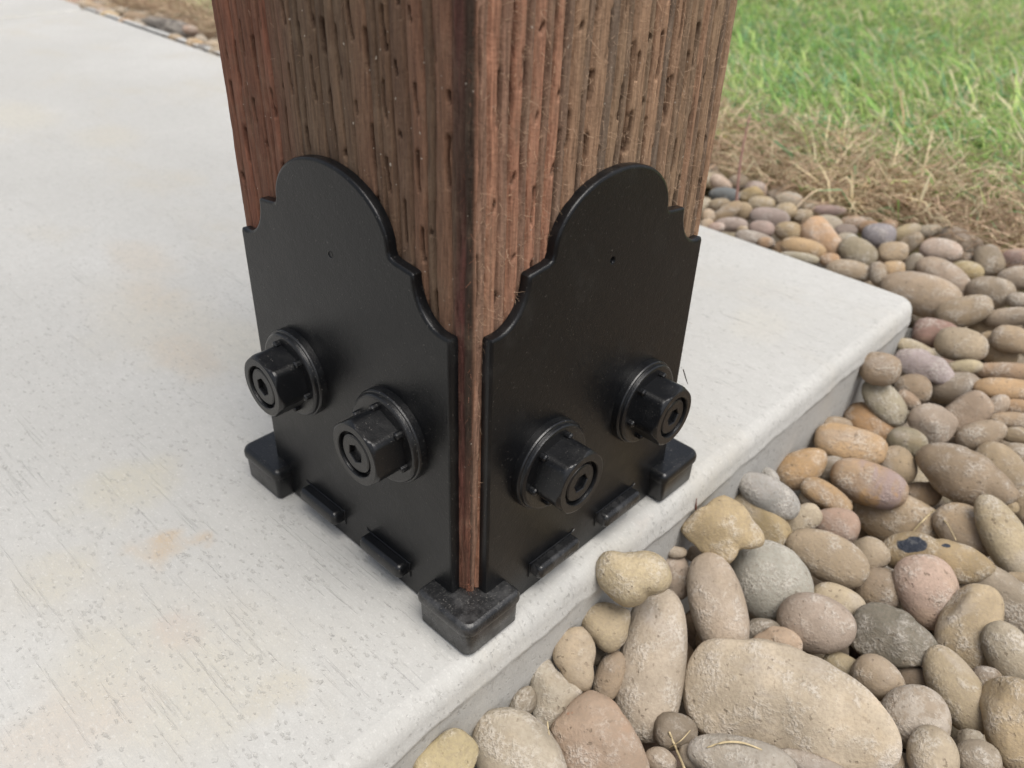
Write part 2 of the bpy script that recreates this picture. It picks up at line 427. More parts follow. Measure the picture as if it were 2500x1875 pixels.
# ------------------------------------------------------------------ measured tables: x, y, z, three half-axes, rotation, colour, shape, finish, label
STONES = [
    (0.1038, -0.1059, -0.0497, 0.0477, 0.0262, 0.0189, -2.47, -0.21, -1.08, (0.578, 0.479, 0.352), 'r', '', 'largest stone of all, a long buff boulder with crusty pitted top', [(-0.0477, -0.0031), (-0.0452, -0.0148), (-0.0382, -0.024), (-0.0228, -0.0258), (-0.0052, -0.0262), (0.0087, -0.0222), (0.0212, -0.017), (0.0315, -0.0112), (0.0395, -0.0038), (0.0454, 0.0049), (0.0477, 0.0137), (0.0461, 0.0211), (0.0388, 0.0247), (0.0307, 0.0262), (0.0102, 0.0244), (-0.0081, 0.0218), (-0.0228, 0.0203), (-0.0375, 0.0189), (-0.0441, 0.013), (-0.047, 0.0049)]),
    (0.1698, -0.0613, -0.0539, 0.0217, 0.0219, 0.0151, -2.35, -0.2, -1.06, (0.456, 0.44, 0.381), 'e', '', 'smooth pale blue grey egg stone with a tiny pink blotch', [(-0.0217, -0.0044), (-0.0173, -0.0165), (-0.007, -0.0219), (0.0042, -0.0204), (0.0163, -0.0113), (0.0215, -0.001), (0.0217, 0.0076), (0.012, 0.0163), (0.0034, 0.021), (-0.0027, 0.0219), (-0.0104, 0.0189), (-0.0182, 0.0076)]),
    (0.1287, -0.0513, -0.0468, 0.0282, 0.0141, 0.013, -2.6, 0.58, -2.17, (0.515, 0.413, 0.314), 'o', '', 'long grey tan stone standing upright left of the pale blue grey egg stone', None),
    (0.2084, -0.0751, -0.0526, 0.0243, 0.0134, 0.0096, -2.26, 0.16, -1.36, (0.468, 0.361, 0.238), 'o', '', 'smooth tan oval stone right of the pale blue grey egg stone', None),
    (0.2296, -0.1249, -0.0577, 0.0219, 0.0167, 0.0117, -2.68, 0.74, -2.1, (0.515, 0.366, 0.287), 'o', '', 'plump rosy pink stone leaning on the flint with the black patch', None),
    (0.1579, -0.0939, -0.0514, 0.02, 0.0153, 0.0141, -2.2, -0.24, -1.25, (0.456, 0.361, 0.287), 'o', '', 'mauve grey oval stone just behind the largest buff boulder', None),
    (0.1801, -0.1244, -0.0523, 0.0215, 0.015, 0.0133, -2.37, -0.26, -1.18, (0.209, 0.188, 0.144), 'g', '', 'dark grey angular stone with sharp broken facets', [(-0.0215, 0.0058), (-0.0199, -0.0031), (-0.0179, -0.0104), (-0.0115, -0.015), (0.0014, -0.0136), (0.0119, -0.0071), (0.0215, 0.0041), (0.0191, 0.009), (0.0087, 0.0146), (-0.0026, 0.015), (-0.0155, 0.0114)]),
    (0.2194, -0.1514, -0.0578, 0.0224, 0.0139, 0.0116, -2.85, 0.71, -2.86, (0.479, 0.371, 0.227), 'r', '', 'tan oblong stone right of the dark grey angular stone', None),
    (0.1729, -0.1597, -0.0557, 0.0221, 0.0116, 0.0105, -2.66, 0.38, -2.01, (0.515, 0.413, 0.266), 'o', '', 'buff lozenge stone leaning diagonally below the dark grey angular stone', None),
    (0.1424, -0.1516, -0.0554, 0.0157, 0.0151, 0.0128, -2.46, -0.19, -1.12, (0.392, 0.314, 0.231), 'o', 'crust', 'round grey tan stone with a crust of dried mud on top', None),
    (0.1254, -0.1648, -0.0506, 0.0129, 0.0107, 0.0084, -3.0, 0.48, -2.59, (0.479, 0.392, 0.275), 'o', '', 'blunt tan stone standing at the bottom edge of the photo', None),
    (0.139, -0.1798, -0.0516, 0.0096, 0.0084, 0.0076, -2.45, -0.25, -1.21, (0.371, 0.305, 0.223), 'o', '', 'small grey brown stone in the bottom right corner area', None),
    (0.1485, -0.174, -0.0551, 0.0075, 0.0052, 0.0047, -2.35, -0.22, -1.54, (0.314, 0.27, 0.202), 'g', '', 'small brown angular pebble above left of the small grey brown stone', None),
    (0.1669, -0.1853, -0.0508, 0.0206, 0.0119, 0.0107, -2.61, 0.65, -2.4, (0.491, 0.371, 0.216), 'r', '', 'golden tan stone cut off by the right edge near the bottom corner', None),
    (0.2099, -0.1709, -0.0509, 0.0158, 0.0114, 0.0095, -2.39, 0.53, -1.92, (0.445, 0.376, 0.27), 'o', '', 'pale grey stone at the right edge beside the tan oblong stone', None),
    (0.262, -0.1578, -0.0646, 0.029, 0.0132, 0.0098, -2.08, 0.23, -1.52, (0.381, 0.314, 0.231), 'b', '', 'long dull grey stone behind the plump rosy pink stone', None),
    (0.253, -0.1193, -0.0525, 0.0303, 0.0133, 0.0088, -2.28, -0.28, -1.22, (0.413, 0.305, 0.162), 'f', '', 'ochre flint stone with a glossy blue black broken patch', [(-0.0303, -0.0015), (-0.0267, -0.0078), (-0.015, -0.0133), (-0.0078, -0.0133), (-0.0007, -0.01), (0.0101, -0.0091), (0.0226, -0.0042), (0.0303, 0.003), (0.0226, 0.0102), (0.0128, 0.0133), (0.0002, 0.0115), (-0.015, 0.0097), (-0.0231, 0.0088), (-0.0289, 0.0043)]),
    (0.2211, -0.1022, -0.0665, 0.0127, 0.0112, 0.0091, -2.35, -0.22, -1.12, (0.314, 0.238, 0.162), 'o', '', 'round brown stone left of the plump rosy pink stone', None),
    (0.1852, -0.0942, -0.0562, 0.0153, 0.0095, 0.009, -2.48, -0.05, -1.27, (0.479, 0.392, 0.262), 'o', '', 'pale tan stone half hidden behind the mauve grey oval stone', None),
    (0.2332, -0.0904, -0.0566, 0.0105, 0.0098, 0.007, -2.24, -0.2, -1.1, (0.468, 0.371, 0.254), 'l', '', 'small tan lumpy pebble above the round brown stone', None),
    (0.297, -0.0859, -0.0737, 0.0307, 0.0181, 0.0137, -2.1, 0.1, -1.39, (0.423, 0.314, 0.195), 'o', '', 'broad smooth brown stone behind the ochre flint', None),
    (0.2419, -0.0647, -0.0571, 0.014, 0.0112, 0.0091, -2.06, -0.01, -1.13, (0.479, 0.323, 0.238), 'l', '', 'knobbly pinkish stone behind the smooth tan oval stone', None),
    (0.2992, -0.1216, -0.0611, 0.0201, 0.0144, 0.0096, -2.42, 0.31, -1.83, (0.445, 0.328, 0.205), 'o', '', 'rounded tan stone right of the broad smooth brown stone', None),
    (0.2958, -0.1425, -0.0502, 0.0276, 0.0118, 0.0098, -2.43, 0.6, -1.92, (0.503, 0.413, 0.262), 'o', '', 'long buff stone sloping down along the right edge', None),
    (0.1533, -0.0343, -0.0229, 0.0218, 0.0183, 0.0128, -2.31, -0.17, -1.02, (0.515, 0.392, 0.216), 'g', '', 'rough yellow angular rock lying against the slab edge', [(-0.0218, 0.0006), (-0.0168, -0.0061), (-0.0076, -0.0128), (0.0008, -0.0183), (0.0059, -0.0162), (0.016, -0.0052), (0.0218, 0.0031), (0.021, 0.0073), (0.0092, 0.009), (0.0017, 0.0183), (-0.0042, 0.0157), (-0.0134, 0.0082), (-0.0193, 0.004)]),
    (0.2069, -0.0344, -0.0513, 0.0216, 0.0119, 0.0102, -2.23, 0.34, -1.77, (0.413, 0.314, 0.162), 'b', '', 'greenish tan flat stone behind the rough yellow angular rock', None),
    (0.2133, -0.0322, -0.0369, 0.0193, 0.0107, 0.0092, -2.0, 0.29, -1.23, (0.402, 0.392, 0.371), 'o', '', 'smooth blue grey oval stone touching the slab edge', None),
    (0.2363, -0.0212, -0.0425, 0.0073, 0.0047, 0.0034, -2.1, 0.36, -1.64, (0.402, 0.392, 0.371), 'o', '', 'tiny blue grey pebble between the slab and a blue grey oval stone', None),
    (0.2272, -0.0501, -0.0528, 0.0124, 0.0077, 0.006, -2.25, -0.68, -0.64, (0.565, 0.468, 0.332), 'o', '', 'small whitish pebble right of the smooth blue grey oval stone', None),
    (0.2713, -0.0275, -0.0522, 0.0175, 0.0114, 0.0101, -2.61, -0.62, -0.5, (0.539, 0.342, 0.162), 'e', '', 'orange tan teardrop stone close to the slab edge', None),
    (0.316, -0.0392, -0.0505, 0.0238, 0.0133, 0.0104, -2.34, -0.03, -1.23, (0.61, 0.402, 0.209), 'b', '', 'bright orange tan oblong stone close to the slab edge', None),
    (0.2853, -0.0648, -0.0497, 0.024, 0.0137, 0.0128, -2.26, 0.13, -1.22, (0.445, 0.296, 0.181), 'o', 'streak', 'rust and violet streaked oval stone below the bright orange tan oblong', None),
    (0.2562, -0.0512, -0.0516, 0.0167, 0.0076, 0.005, -2.41, 0.14, -1.53, (0.503, 0.323, 0.156), 'o', '', 'slim orange brown stone below the orange tan teardrop', None),
    (0.2553, -0.0424, -0.0588, 0.0097, 0.0061, 0.0046, -2.32, 0.21, -1.26, (0.314, 0.25, 0.178), 'g', '', 'small brown angular pebble left of the slim orange brown stone', None),
    (0.3673, -0.0324, -0.0633, 0.0187, 0.0145, 0.0137, -2.17, 0.36, -1.43, (0.445, 0.262, 0.12), 'o', '', 'deep amber brown stone standing against the slab edge', None),
    (0.3704, -0.0371, -0.0435, 0.0211, 0.0116, 0.0077, -2.36, 0.59, -1.56, (0.392, 0.342, 0.235), 'o', '', 'smooth olive grey stone tilted beside the slab, above the amber brown one', None),
    (0.3287, -0.0232, -0.0499, 0.01, 0.006, 0.0051, -2.36, -0.14, -0.99, (0.413, 0.314, 0.212), 'o', '', 'small tan rounded pebble above left of the bright orange tan oblong stone', None),
    (0.3272, -0.0678, -0.0572, 0.0138, 0.0111, 0.0088, -2.52, 0.49, -2.0, (0.413, 0.314, 0.195), 'o', '', 'round tan stone with an orange blush right of the streaked oval stone', None),
    (0.2914, -0.0392, -0.0586, 0.0122, 0.0098, 0.0067, -2.18, -0.29, -1.2, (0.305, 0.254, 0.188), 'o', '', 'partly hidden brown rounded pebble above the slim orange brown stone', None),
    (0.3506, -0.0638, -0.0538, 0.0131, 0.0105, 0.0081, -1.9, 0.03, -1.38, (0.337, 0.292, 0.188), 'o', '', 'greenish grey stone below the grey faceted one', None),
    (0.3734, -0.0701, -0.0468, 0.0155, 0.0141, 0.0102, -2.14, -0.28, -1.21, (0.392, 0.309, 0.235), 'g', '', 'grey faceted stone with a notch in its lower side', [(-0.0155, -0.0038), (-0.0133, -0.0092), (-0.0057, -0.0141), (0.003, -0.0136), (0.0084, -0.0103), (0.0155, -0.0027), (0.0138, 0.0049), (0.0073, 0.0125), (-0.0003, 0.0141), (-0.0068, 0.0103), (-0.0133, 0.0027)]),
    (0.3333, -0.1068, -0.0471, 0.0295, 0.0205, 0.0159, -2.18, -0.3, -1.24, (0.361, 0.27, 0.178), 'p', '', 'large brown stone tapering to a blunt point', [(-0.0295, -0.011), (-0.024, -0.0188), (-0.009, -0.0205), (0.003, -0.0165), (0.016, -0.006), (0.025, 0.004), (0.0295, 0.0105), (0.026, 0.015), (0.011, 0.02), (0.002, 0.0205), (-0.01, 0.015), (-0.022, 0.002)]),
    (0.3266, -0.0878, -0.0693, 0.0106, 0.0087, 0.0078, -2.24, -0.18, -1.07, (0.337, 0.231, 0.133), 'g', '', 'squarish brown stone left of the large tapering stone', None),
    (0.367, -0.1201, -0.0541, 0.0211, 0.0134, 0.0097, -2.28, 0.5, -1.69, (0.423, 0.323, 0.202), 'o', '', 'smooth tan stone behind the large tapering stone', None),
    (0.3803, -0.099, -0.0439, 0.0164, 0.01, 0.0072, -2.13, -0.54, -0.89, (0.445, 0.342, 0.235), 'o', '', 'oval speckled tan stone behind the smooth tan stone, right of the faceted one', None),
    (0.3946, -0.083, -0.0417, 0.0185, 0.0125, 0.0084, -2.19, -0.87, -0.73, (0.429, 0.319, 0.227), 'b', '', 'wedge shaped dusky pink stone right of the grey faceted stone', None),
    (0.412, -0.0959, -0.0375, 0.0107, 0.0066, 0.0062, -2.4, -1.03, -0.8, (0.474, 0.366, 0.266), 'o', '', 'small tan rounded pebble right of the wedge shaped dusky pink stone', None),
    (0.4281, -0.0652, -0.0445, 0.0182, 0.0117, 0.0099, -1.96, -0.56, -1.17, (0.305, 0.242, 0.175), 'l', '', 'dark lumpy stone under the violet grey angular rock', None),
    (0.433, -0.0951, -0.0325, 0.0207, 0.0082, 0.0066, -2.28, -0.19, -1.23, (0.565, 0.366, 0.188), 'o', '', 'orange tan long stone at the right edge, lower of two alike', None),
    (0.4531, -0.0885, -0.031, 0.0249, 0.008, 0.0073, -1.82, -0.3, -1.45, (0.533, 0.356, 0.216), 'o', '', 'orange tan long stone at the right edge, upper of two alike', None),
    (0.4222, -0.0423, -0.0337, 0.0208, 0.013, 0.0098, -2.08, -0.28, -1.21, (0.485, 0.402, 0.402), 'g', '', 'violet grey angular rock with a flat top', [(-0.0208, -0.0067), (-0.0179, -0.0122), (-0.0087, -0.013), (0.0052, -0.0078), (0.0168, 0.0014), (0.0208, 0.0084), (0.0168, 0.013), (0.0029, 0.0101), (-0.011, 0.0061), (-0.0191, -0.0009)]),
    (0.3687, -0.0271, -0.019, 0.0134, 0.0118, 0.0099, -1.92, -0.11, -1.26, (0.418, 0.309, 0.205), 'o', '', 'round tan stone against the slab face left of the violet grey rock', None),
    (0.4035, -0.0442, -0.0443, 0.0124, 0.0112, 0.0095, -2.03, -0.23, -1.12, (0.337, 0.25, 0.168), 'o', '', 'small brown rounded pebble below left of the violet grey angular rock', None),
    (0.3885, -0.0473, -0.0457, 0.0095, 0.0059, 0.0054, -1.85, 0.35, -1.38, (0.418, 0.296, 0.198), 'o', '', 'small brown rounded pebble right of the smooth olive grey stone', None),
    (0.4383, -0.0637, -0.0312, 0.0124, 0.0053, 0.005, -1.83, -0.39, -1.26, (0.533, 0.445, 0.275), 'o', '', 'small flat yellowish stone above the dark lumpy stone', None),
    (0.4228, -0.1065, -0.0373, 0.0112, 0.0055, 0.0036, -1.93, -0.25, -1.17, (0.503, 0.319, 0.168), 'o', '', 'small orange tan rounded pebble above right of the oval speckled tan stone', None),
    (0.4058, -0.1091, -0.039, 0.0144, 0.0058, 0.0054, -2.04, -0.16, -1.19, (0.474, 0.342, 0.216), 'o', '', 'partly hidden tan rounded pebble above right of the oval speckled tan stone', None),
    (0.3945, -0.1164, -0.0417, 0.0099, 0.0057, 0.004, -2.05, -0.33, -1.3, (0.445, 0.342, 0.216), 'o', '', 'small tan rounded pebble right of the oval speckled tan stone', None),
    (0.3851, -0.1237, -0.0502, 0.0138, 0.0092, 0.008, -1.92, -0.12, -1.3, (0.402, 0.314, 0.212), 'o', '', 'partly hidden brown rounded pebble above right of the smooth tan stone', None),
    (0.3413, -0.1402, -0.0545, 0.0071, 0.011, 0.0046, -2.02, -0.22, -1.15, (0.386, 0.292, 0.178), 'o', '', 'small brown rounded pebble above right of the long buff stone', None),
    (0.3774, -0.0888, -0.0542, 0.0071, 0.0037, 0.0033, -2.34, 0.16, -1.65, (0.361, 0.279, 0.212), 'g', '', 'small brown angular pebble left of the oval speckled tan stone', None),
    (0.3315, -0.1347, -0.0539, 0.0056, 0.0043, 0.0038, -2.01, -0.33, -1.29, (0.413, 0.314, 0.178), 'o', '', 'small brown rounded pebble above the long buff stone', None),
    (0.0774, -0.03, -0.0061, 0.0179, 0.013, 0.0118, -2.38, -0.11, -0.93, (0.552, 0.445, 0.27), 'l', '', 'lumpy pale yellow stone against the slab, nearest the black corner foot', [(-0.0179, -0.0067), (-0.0142, -0.0123), (-0.0046, -0.0119), (0.0013, -0.0125), (0.0072, -0.013), (0.0146, -0.0097), (0.0179, -0.0016), (0.0153, 0.0043), (0.0072, 0.0073), (0.0013, 0.0121), (-0.0039, 0.013), (-0.0112, 0.008), (-0.0168, 0.0006)]),
    (0.0784, -0.0478, -0.051, 0.0374, 0.0164, 0.0123, -2.89, 0.59, -2.58, (0.503, 0.418, 0.319), 'o', '', 'tall grey buff stone standing upright, longest after the big boulder', None),
    (0.0665, -0.0257, -0.0353, 0.012, 0.0113, 0.0089, -2.44, -0.09, -0.9, (0.479, 0.381, 0.238), 'e', '', 'tan wedge stone below the lumpy pale yellow stone', [(-0.012, -0.0043), (-0.0097, -0.01), (-0.0051, -0.0113), (0.0063, -0.0104), (0.012, -0.0085), (0.0108, -0.0013), (0.007, 0.0086), (0.0017, 0.0113), (-0.0051, 0.0063), (-0.0108, 0.0003)]),
    (0.0436, -0.0246, -0.0384, 0.0096, 0.0154, 0.0063, -2.47, -0.07, -0.87, (0.468, 0.371, 0.254), 'b', '', 'upright tan stone leaning on the slab face below the corner foot', [(-0.0096, -0.0031), (-0.0074, -0.0097), (-0.0007, -0.0145), (0.0044, -0.0154), (0.0074, -0.0127), (0.0092, 0.0021), (0.0096, 0.0102), (0.0066, 0.0154), (0.003, 0.0143), (-0.0052, 0.0051)]),
    (0.03, -0.0278, -0.0488, 0.0122, 0.0168, 0.0111, -2.51, -0.06, -0.85, (0.445, 0.392, 0.309), 'g', '', 'grey triangular stone with a broken edge left of the tall stone', [(-0.0115, -0.0138), (-0.0075, -0.0168), (-0.0038, -0.0163), (-0.0002, -0.0109), (0.0064, -0.0061), (0.0122, -0.0021), (0.0093, 0.0037), (0.0042, 0.0103), (-0.0038, 0.0168), (-0.0097, 0.011), (-0.0119, 0.0037), (-0.0122, -0.005)]),
    (0.0281, -0.0551, -0.0518, 0.0221, 0.021, 0.0159, -2.55, -0.09, -0.9, (0.434, 0.314, 0.223), 'r', 'rust', 'big rust stained reddish stone at the bottom edge of the photo', [(-0.0221, -0.0035), (-0.0165, -0.0105), (-0.0095, -0.0175), (-0.0046, -0.021), (0.0018, -0.0189), (0.0102, -0.0112), (0.0151, -0.0042), (0.0193, 0.0042), (0.0221, 0.0112), (0.0186, 0.0182), (0.0046, 0.021), (-0.0095, 0.0182), (-0.0179, 0.007)]),
    (-0.0029, -0.0356, -0.0471, 0.0209, 0.0171, 0.0112, -2.57, -0.04, -0.82, (0.479, 0.413, 0.314), 'o', '', 'big smooth grey tan stone at the bottom beside the slab', [(-0.0209, -0.0067), (-0.0179, -0.0142), (-0.0104, -0.0171), (-0.0022, -0.0169), (0.0066, -0.0128), (0.0141, -0.0053), (0.0189, 0.0035), (0.0209, 0.0103), (0.0168, 0.0158), (0.0012, 0.0171), (-0.0145, 0.013), (-0.0199, 0.0035)]),
    (-0.0347, -0.0231, -0.0311, 0.0127, 0.0091, 0.0061, -2.62, -0.22, -0.27, (0.491, 0.402, 0.223), 'r', '', 'mossy yellow stone at the bottom edge against the slab', None),
    (0.0147, -0.02, -0.0468, 0.0078, 0.0057, 0.0051, 2.75, 0.65, -2.98, (0.314, 0.262, 0.188), 'l', '', 'small dark stone wedged between slab and grey triangular stone', None),
    (0.0578, -0.0372, -0.0539, 0.0135, 0.007, 0.0055, -3.05, 0.79, -2.82, (0.392, 0.296, 0.205), 'o', '', 'brown stone mostly hidden left of the tall grey buff stone', None),
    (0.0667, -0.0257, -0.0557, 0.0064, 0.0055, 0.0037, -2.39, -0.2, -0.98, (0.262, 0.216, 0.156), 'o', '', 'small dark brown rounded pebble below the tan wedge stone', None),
    (0.1336, -0.024, -0.0507, 0.0124, 0.0072, 0.0058, -2.86, 0.6, -2.23, (0.423, 0.332, 0.258), 'o', '', 'pinkish grey stone behind the lumpy pale yellow stone', None),
    (0.1374, -0.0193, -0.0389, 0.0056, 0.0032, 0.0029, -2.53, -0.23, -1.07, (0.392, 0.319, 0.235), 'o', '', 'small tan rounded pebble below left of the rough yellow angular rock', None),
    (0.1591, -0.0196, -0.0552, 0.0054, 0.0048, 0.0034, -2.42, -0.23, -1.08, (0.392, 0.296, 0.198), 'o', '', 'small brown rounded pebble below left of the rough yellow angular rock', None),
    (0.041, -0.0788, -0.0547, 0.0069, 0.0056, 0.0043, -2.4, 0.16, -1.18, (0.392, 0.309, 0.227), 'l', '', 'small lumpy stone between the reddish stone and the big boulder', None),
    (0.0536, -0.0871, -0.0573, 0.0056, 0.0052, 0.0047, -2.72, -0.05, -0.92, (0.392, 0.319, 0.235), 'o', '', 'small round stone tucked under the left end of the big boulder', None),
    (0.0619, -0.1063, -0.0492, 0.0229, 0.0102, 0.0082, -2.61, -0.11, -1.16, (0.423, 0.381, 0.323), 'o', '', 'smooth grey stone at the bottom edge below the largest boulder', None),
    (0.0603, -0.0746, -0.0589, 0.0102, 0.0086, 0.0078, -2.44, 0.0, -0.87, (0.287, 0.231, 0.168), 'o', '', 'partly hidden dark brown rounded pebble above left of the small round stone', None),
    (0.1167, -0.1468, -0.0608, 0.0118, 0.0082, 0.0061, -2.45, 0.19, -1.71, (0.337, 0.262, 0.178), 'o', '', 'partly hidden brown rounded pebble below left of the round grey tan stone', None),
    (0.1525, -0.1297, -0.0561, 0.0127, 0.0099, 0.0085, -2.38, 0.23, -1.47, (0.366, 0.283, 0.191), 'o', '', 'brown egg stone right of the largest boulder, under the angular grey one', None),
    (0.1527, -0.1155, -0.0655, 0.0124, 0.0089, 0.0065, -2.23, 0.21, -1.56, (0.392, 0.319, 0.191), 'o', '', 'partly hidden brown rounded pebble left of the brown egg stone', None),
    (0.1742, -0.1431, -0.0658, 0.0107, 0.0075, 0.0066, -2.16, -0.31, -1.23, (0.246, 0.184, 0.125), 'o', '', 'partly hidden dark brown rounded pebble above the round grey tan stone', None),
    (0.192, -0.1687, -0.0597, 0.0078, 0.0082, 0.0066, -2.34, -0.26, -1.21, (0.262, 0.195, 0.127), 'o', '', 'small dark brown rounded pebble right of the buff lozenge stone', None),
    (0.1344, -0.0841, -0.0517, 0.0121, 0.0067, 0.0061, -2.41, -0.2, -1.07, (0.509, 0.371, 0.258), 'g', '', 'small pinkish angular stone resting on top edge of the largest boulder', [(-0.0121, 0.0007), (-0.0066, -0.0037), (0.0006, -0.0067), (0.007, -0.0052), (0.0121, -0.0001), (0.0113, 0.0051), (0.0014, 0.0067), (-0.0066, 0.0055)]),
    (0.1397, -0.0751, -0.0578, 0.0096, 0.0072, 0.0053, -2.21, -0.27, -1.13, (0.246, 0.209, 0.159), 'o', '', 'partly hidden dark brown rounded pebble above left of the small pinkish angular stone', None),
    (0.0859, -0.1291, -0.0532, 0.0166, 0.0043, 0.0036, -2.53, -0.02, -1.17, (0.392, 0.328, 0.266), 'o', '', 'partly hidden tan rounded pebble right of the smooth grey stone', None),
    (0.2731, -0.1578, -0.0552, 0.0065, 0.0035, 0.0031, -2.32, -0.36, -1.33, (0.445, 0.342, 0.216), 'o', '', 'small tan rounded pebble above right of the long dull grey stone', None),
    (0.1227, -0.1569, -0.0625, 0.0054, 0.0046, 0.0032, -2.71, -0.17, -1.11, (0.305, 0.242, 0.162), 'o', '', 'small brown rounded pebble left of the blunt tan stone', None),
    (0.5165, -0.0007, -0.0242, 0.0336, 0.0185, 0.0164, -2.15, 0.02, -1.49, (0.479, 0.361, 0.246), 'o', '', 'large smooth tan stone against the far corner of the slab', None),
    (0.506, -0.0379, -0.0205, 0.0219, 0.0122, 0.0093, -2.04, -0.49, -1.07, (0.418, 0.319, 0.205), 'b', '', 'tan stone with fine ridges right of the slab corner stone', None),
    (0.4694, -0.0314, -0.0293, 0.0173, 0.0112, 0.0094, -2.22, -0.11, -1.26, (0.392, 0.235, 0.191), 'b', '', 'dusky plum stone just below the slab corner', None),
    (0.4571, -0.0527, -0.0249, 0.0194, 0.0139, 0.0129, -2.18, -0.08, -1.4, (0.479, 0.381, 0.258), 'o', '', 'rounded pale tan stone right of the dusky plum stone', None),
    (0.4411, -0.0286, -0.033, 0.015, 0.0062, 0.0046, -2.12, 0.19, -1.25, (0.533, 0.445, 0.296), 'o', '', 'thin pale stone beside the slab below the dusky plum stone', None),
    (0.5188, -0.0545, -0.0326, 0.0133, 0.0106, 0.0069, -1.76, -0.36, -1.37, (0.418, 0.319, 0.191), 'o', '', 'small brown rounded pebble below left of the long pale stone', None),
    (0.5158, -0.0665, -0.0182, 0.0174, 0.0074, 0.0065, -1.8, -0.46, -1.4, (0.468, 0.371, 0.27), 'o', '', 'long pale stone at the right edge beside the ridged tan stone', None),
    (0.4856, -0.0795, -0.0214, 0.0146, 0.0104, 0.0072, -1.96, -0.08, -1.39, (0.468, 0.347, 0.22), 'o', '', 'tan stone at the right edge above two orange long ones', None),
    (0.4904, -0.0714, -0.035, 0.0159, 0.0111, 0.0091, -1.86, 0.3, -1.68, (0.418, 0.309, 0.181), 'o', '', 'partly hidden brown rounded pebble below the long pale stone', None),
    (0.5566, -0.0045, -0.0201, 0.0262, 0.0126, 0.0118, -2.18, 0.3, -1.53, (0.445, 0.342, 0.254), 'o', '', 'long mauve tan stone sloping behind the slab corner', None),
    (0.5741, -0.0142, -0.0163, 0.0135, 0.0086, 0.0073, -1.82, -0.09, -1.37, (0.546, 0.429, 0.216), 'o', '', 'yellow oval pebble right of the long mauve tan stone', None),
    (0.6003, -0.022, -0.012, 0.0145, 0.0117, 0.0105, -2.39, 0.8, -2.04, (0.328, 0.262, 0.181), 'b', '', 'dark grey brown stone near the lawn at the right', None),
    (0.5539, -0.0409, -0.0184, 0.0184, 0.0125, 0.0096, -1.9, -0.12, -1.49, (0.392, 0.309, 0.216), 'o', '', 'flattish grey tan stone between the yellow pebble and the right edge', None),
    (0.5849, -0.0501, -0.0135, 0.0148, 0.0103, 0.0088, -2.08, -0.28, -1.19, (0.445, 0.352, 0.262), 'o', '', 'small tan rounded pebble below the rosy pink stone', None),
    (0.6223, -0.0385, -0.012, 0.014, 0.0091, 0.0068, -1.82, -0.38, -1.46, (0.539, 0.361, 0.314), 'o', '', 'rosy pink stone at the right edge by the lawn', None),
    (0.5495, -0.0631, -0.0162, 0.0091, 0.0066, 0.006, -2.04, -0.31, -1.25, (0.392, 0.319, 0.235), 'o', '', 'small tan rounded pebble above right of the long pale stone', None),
    (0.5919, 0.0153, -0.0123, 0.0181, 0.0105, 0.0093, -2.04, -0.01, -1.29, (0.617, 0.479, 0.392), 'o', '', 'pale pinkish white oval stone near the dry grass', None),
    (0.6252, 0.0093, -0.012, 0.0207, 0.0106, 0.0069, -2.09, 0.24, -1.45, (0.305, 0.231, 0.156), 'b', '', 'dark brown stone pressed against the dry grass', None),
    (0.6259, 0.0394, -0.012, 0.0134, 0.0061, 0.0052, -1.89, -0.31, -1.14, (0.418, 0.366, 0.283), 'o', '', 'flat grey stone along the dry grass, left of the dark brown one', None),
    (0.6051, 0.0514, -0.012, 0.0139, 0.0078, 0.0073, -2.04, -0.61, -0.86, (0.445, 0.356, 0.205), 'o', '', 'olive tan stone right of the blue violet stone', None),
    (0.586, 0.0407, -0.0134, 0.0136, 0.0077, 0.0051, -1.72, -0.95, -1.08, (0.392, 0.296, 0.181), 'b', '', 'brown tan stone below the olive tan stone', None),
    (0.585, 0.0684, -0.0135, 0.0156, 0.0121, 0.0112, -1.89, -0.07, -1.17, (0.314, 0.292, 0.314), 'o', '', 'rounded blue violet stone in the far bed', None),
    (0.5611, 0.0449, -0.0155, 0.0137, 0.0098, 0.0066, -2.08, -0.1, -1.14, (0.479, 0.361, 0.231), 'b', '', 'tan stone directly below the blue violet stone', None),
    (0.557, 0.0243, -0.0181, 0.0104, 0.0066, 0.0061, -2.16, -1.15, -0.6, (0.366, 0.309, 0.227), 'o', '', 'small brown rounded pebble below the brown tan stone', None),
    (0.5414, 0.067, -0.0166, 0.0182, 0.0128, 0.0089, -2.08, 0.3, -1.29, (0.366, 0.309, 0.205), 'o', '', 'greenish grey stone left of the tan one below the blue violet stone', None),
    (0.5586, 0.0859, -0.0173, 0.0112, 0.0078, 0.0072, -2.09, -0.28, -1.23, (0.434, 0.407, 0.337), 'o', '', 'small pale tan rounded pebble right of the big peach orange stone', None),
    (0.5429, 0.1024, -0.0158, 0.0204, 0.0141, 0.012, -2.1, 0.53, -1.65, (0.644, 0.402, 0.223), 'r', '', 'big peach orange stone in the far bed', None),
    (0.5756, 0.1127, -0.0168, 0.0152, 0.011, 0.008, -1.92, -0.02, -1.07, (0.503, 0.429, 0.319), 'o', '', 'pale grey stone behind the peach orange stone', None),
    (0.5741, 0.0939, -0.0143, 0.0102, 0.0064, 0.0044, -2.19, -0.22, -1.07, (0.305, 0.246, 0.212), 'o', '', 'small brown rounded pebble right of the big peach orange stone', None),
    (0.5971, 0.0994, -0.0147, 0.0123, 0.0066, 0.0045, -2.1, -0.3, -1.31, (0.503, 0.319, 0.181), 'o', '', 'small orange tan rounded pebble below right of the flat pinkish stone', None),
    (0.5964, 0.0823, -0.0139, 0.0109, 0.0065, 0.0048, -1.73, -0.28, -1.22, (0.413, 0.262, 0.147), 'o', '', 'small orange tan rounded pebble above left of the rounded blue violet stone', None),
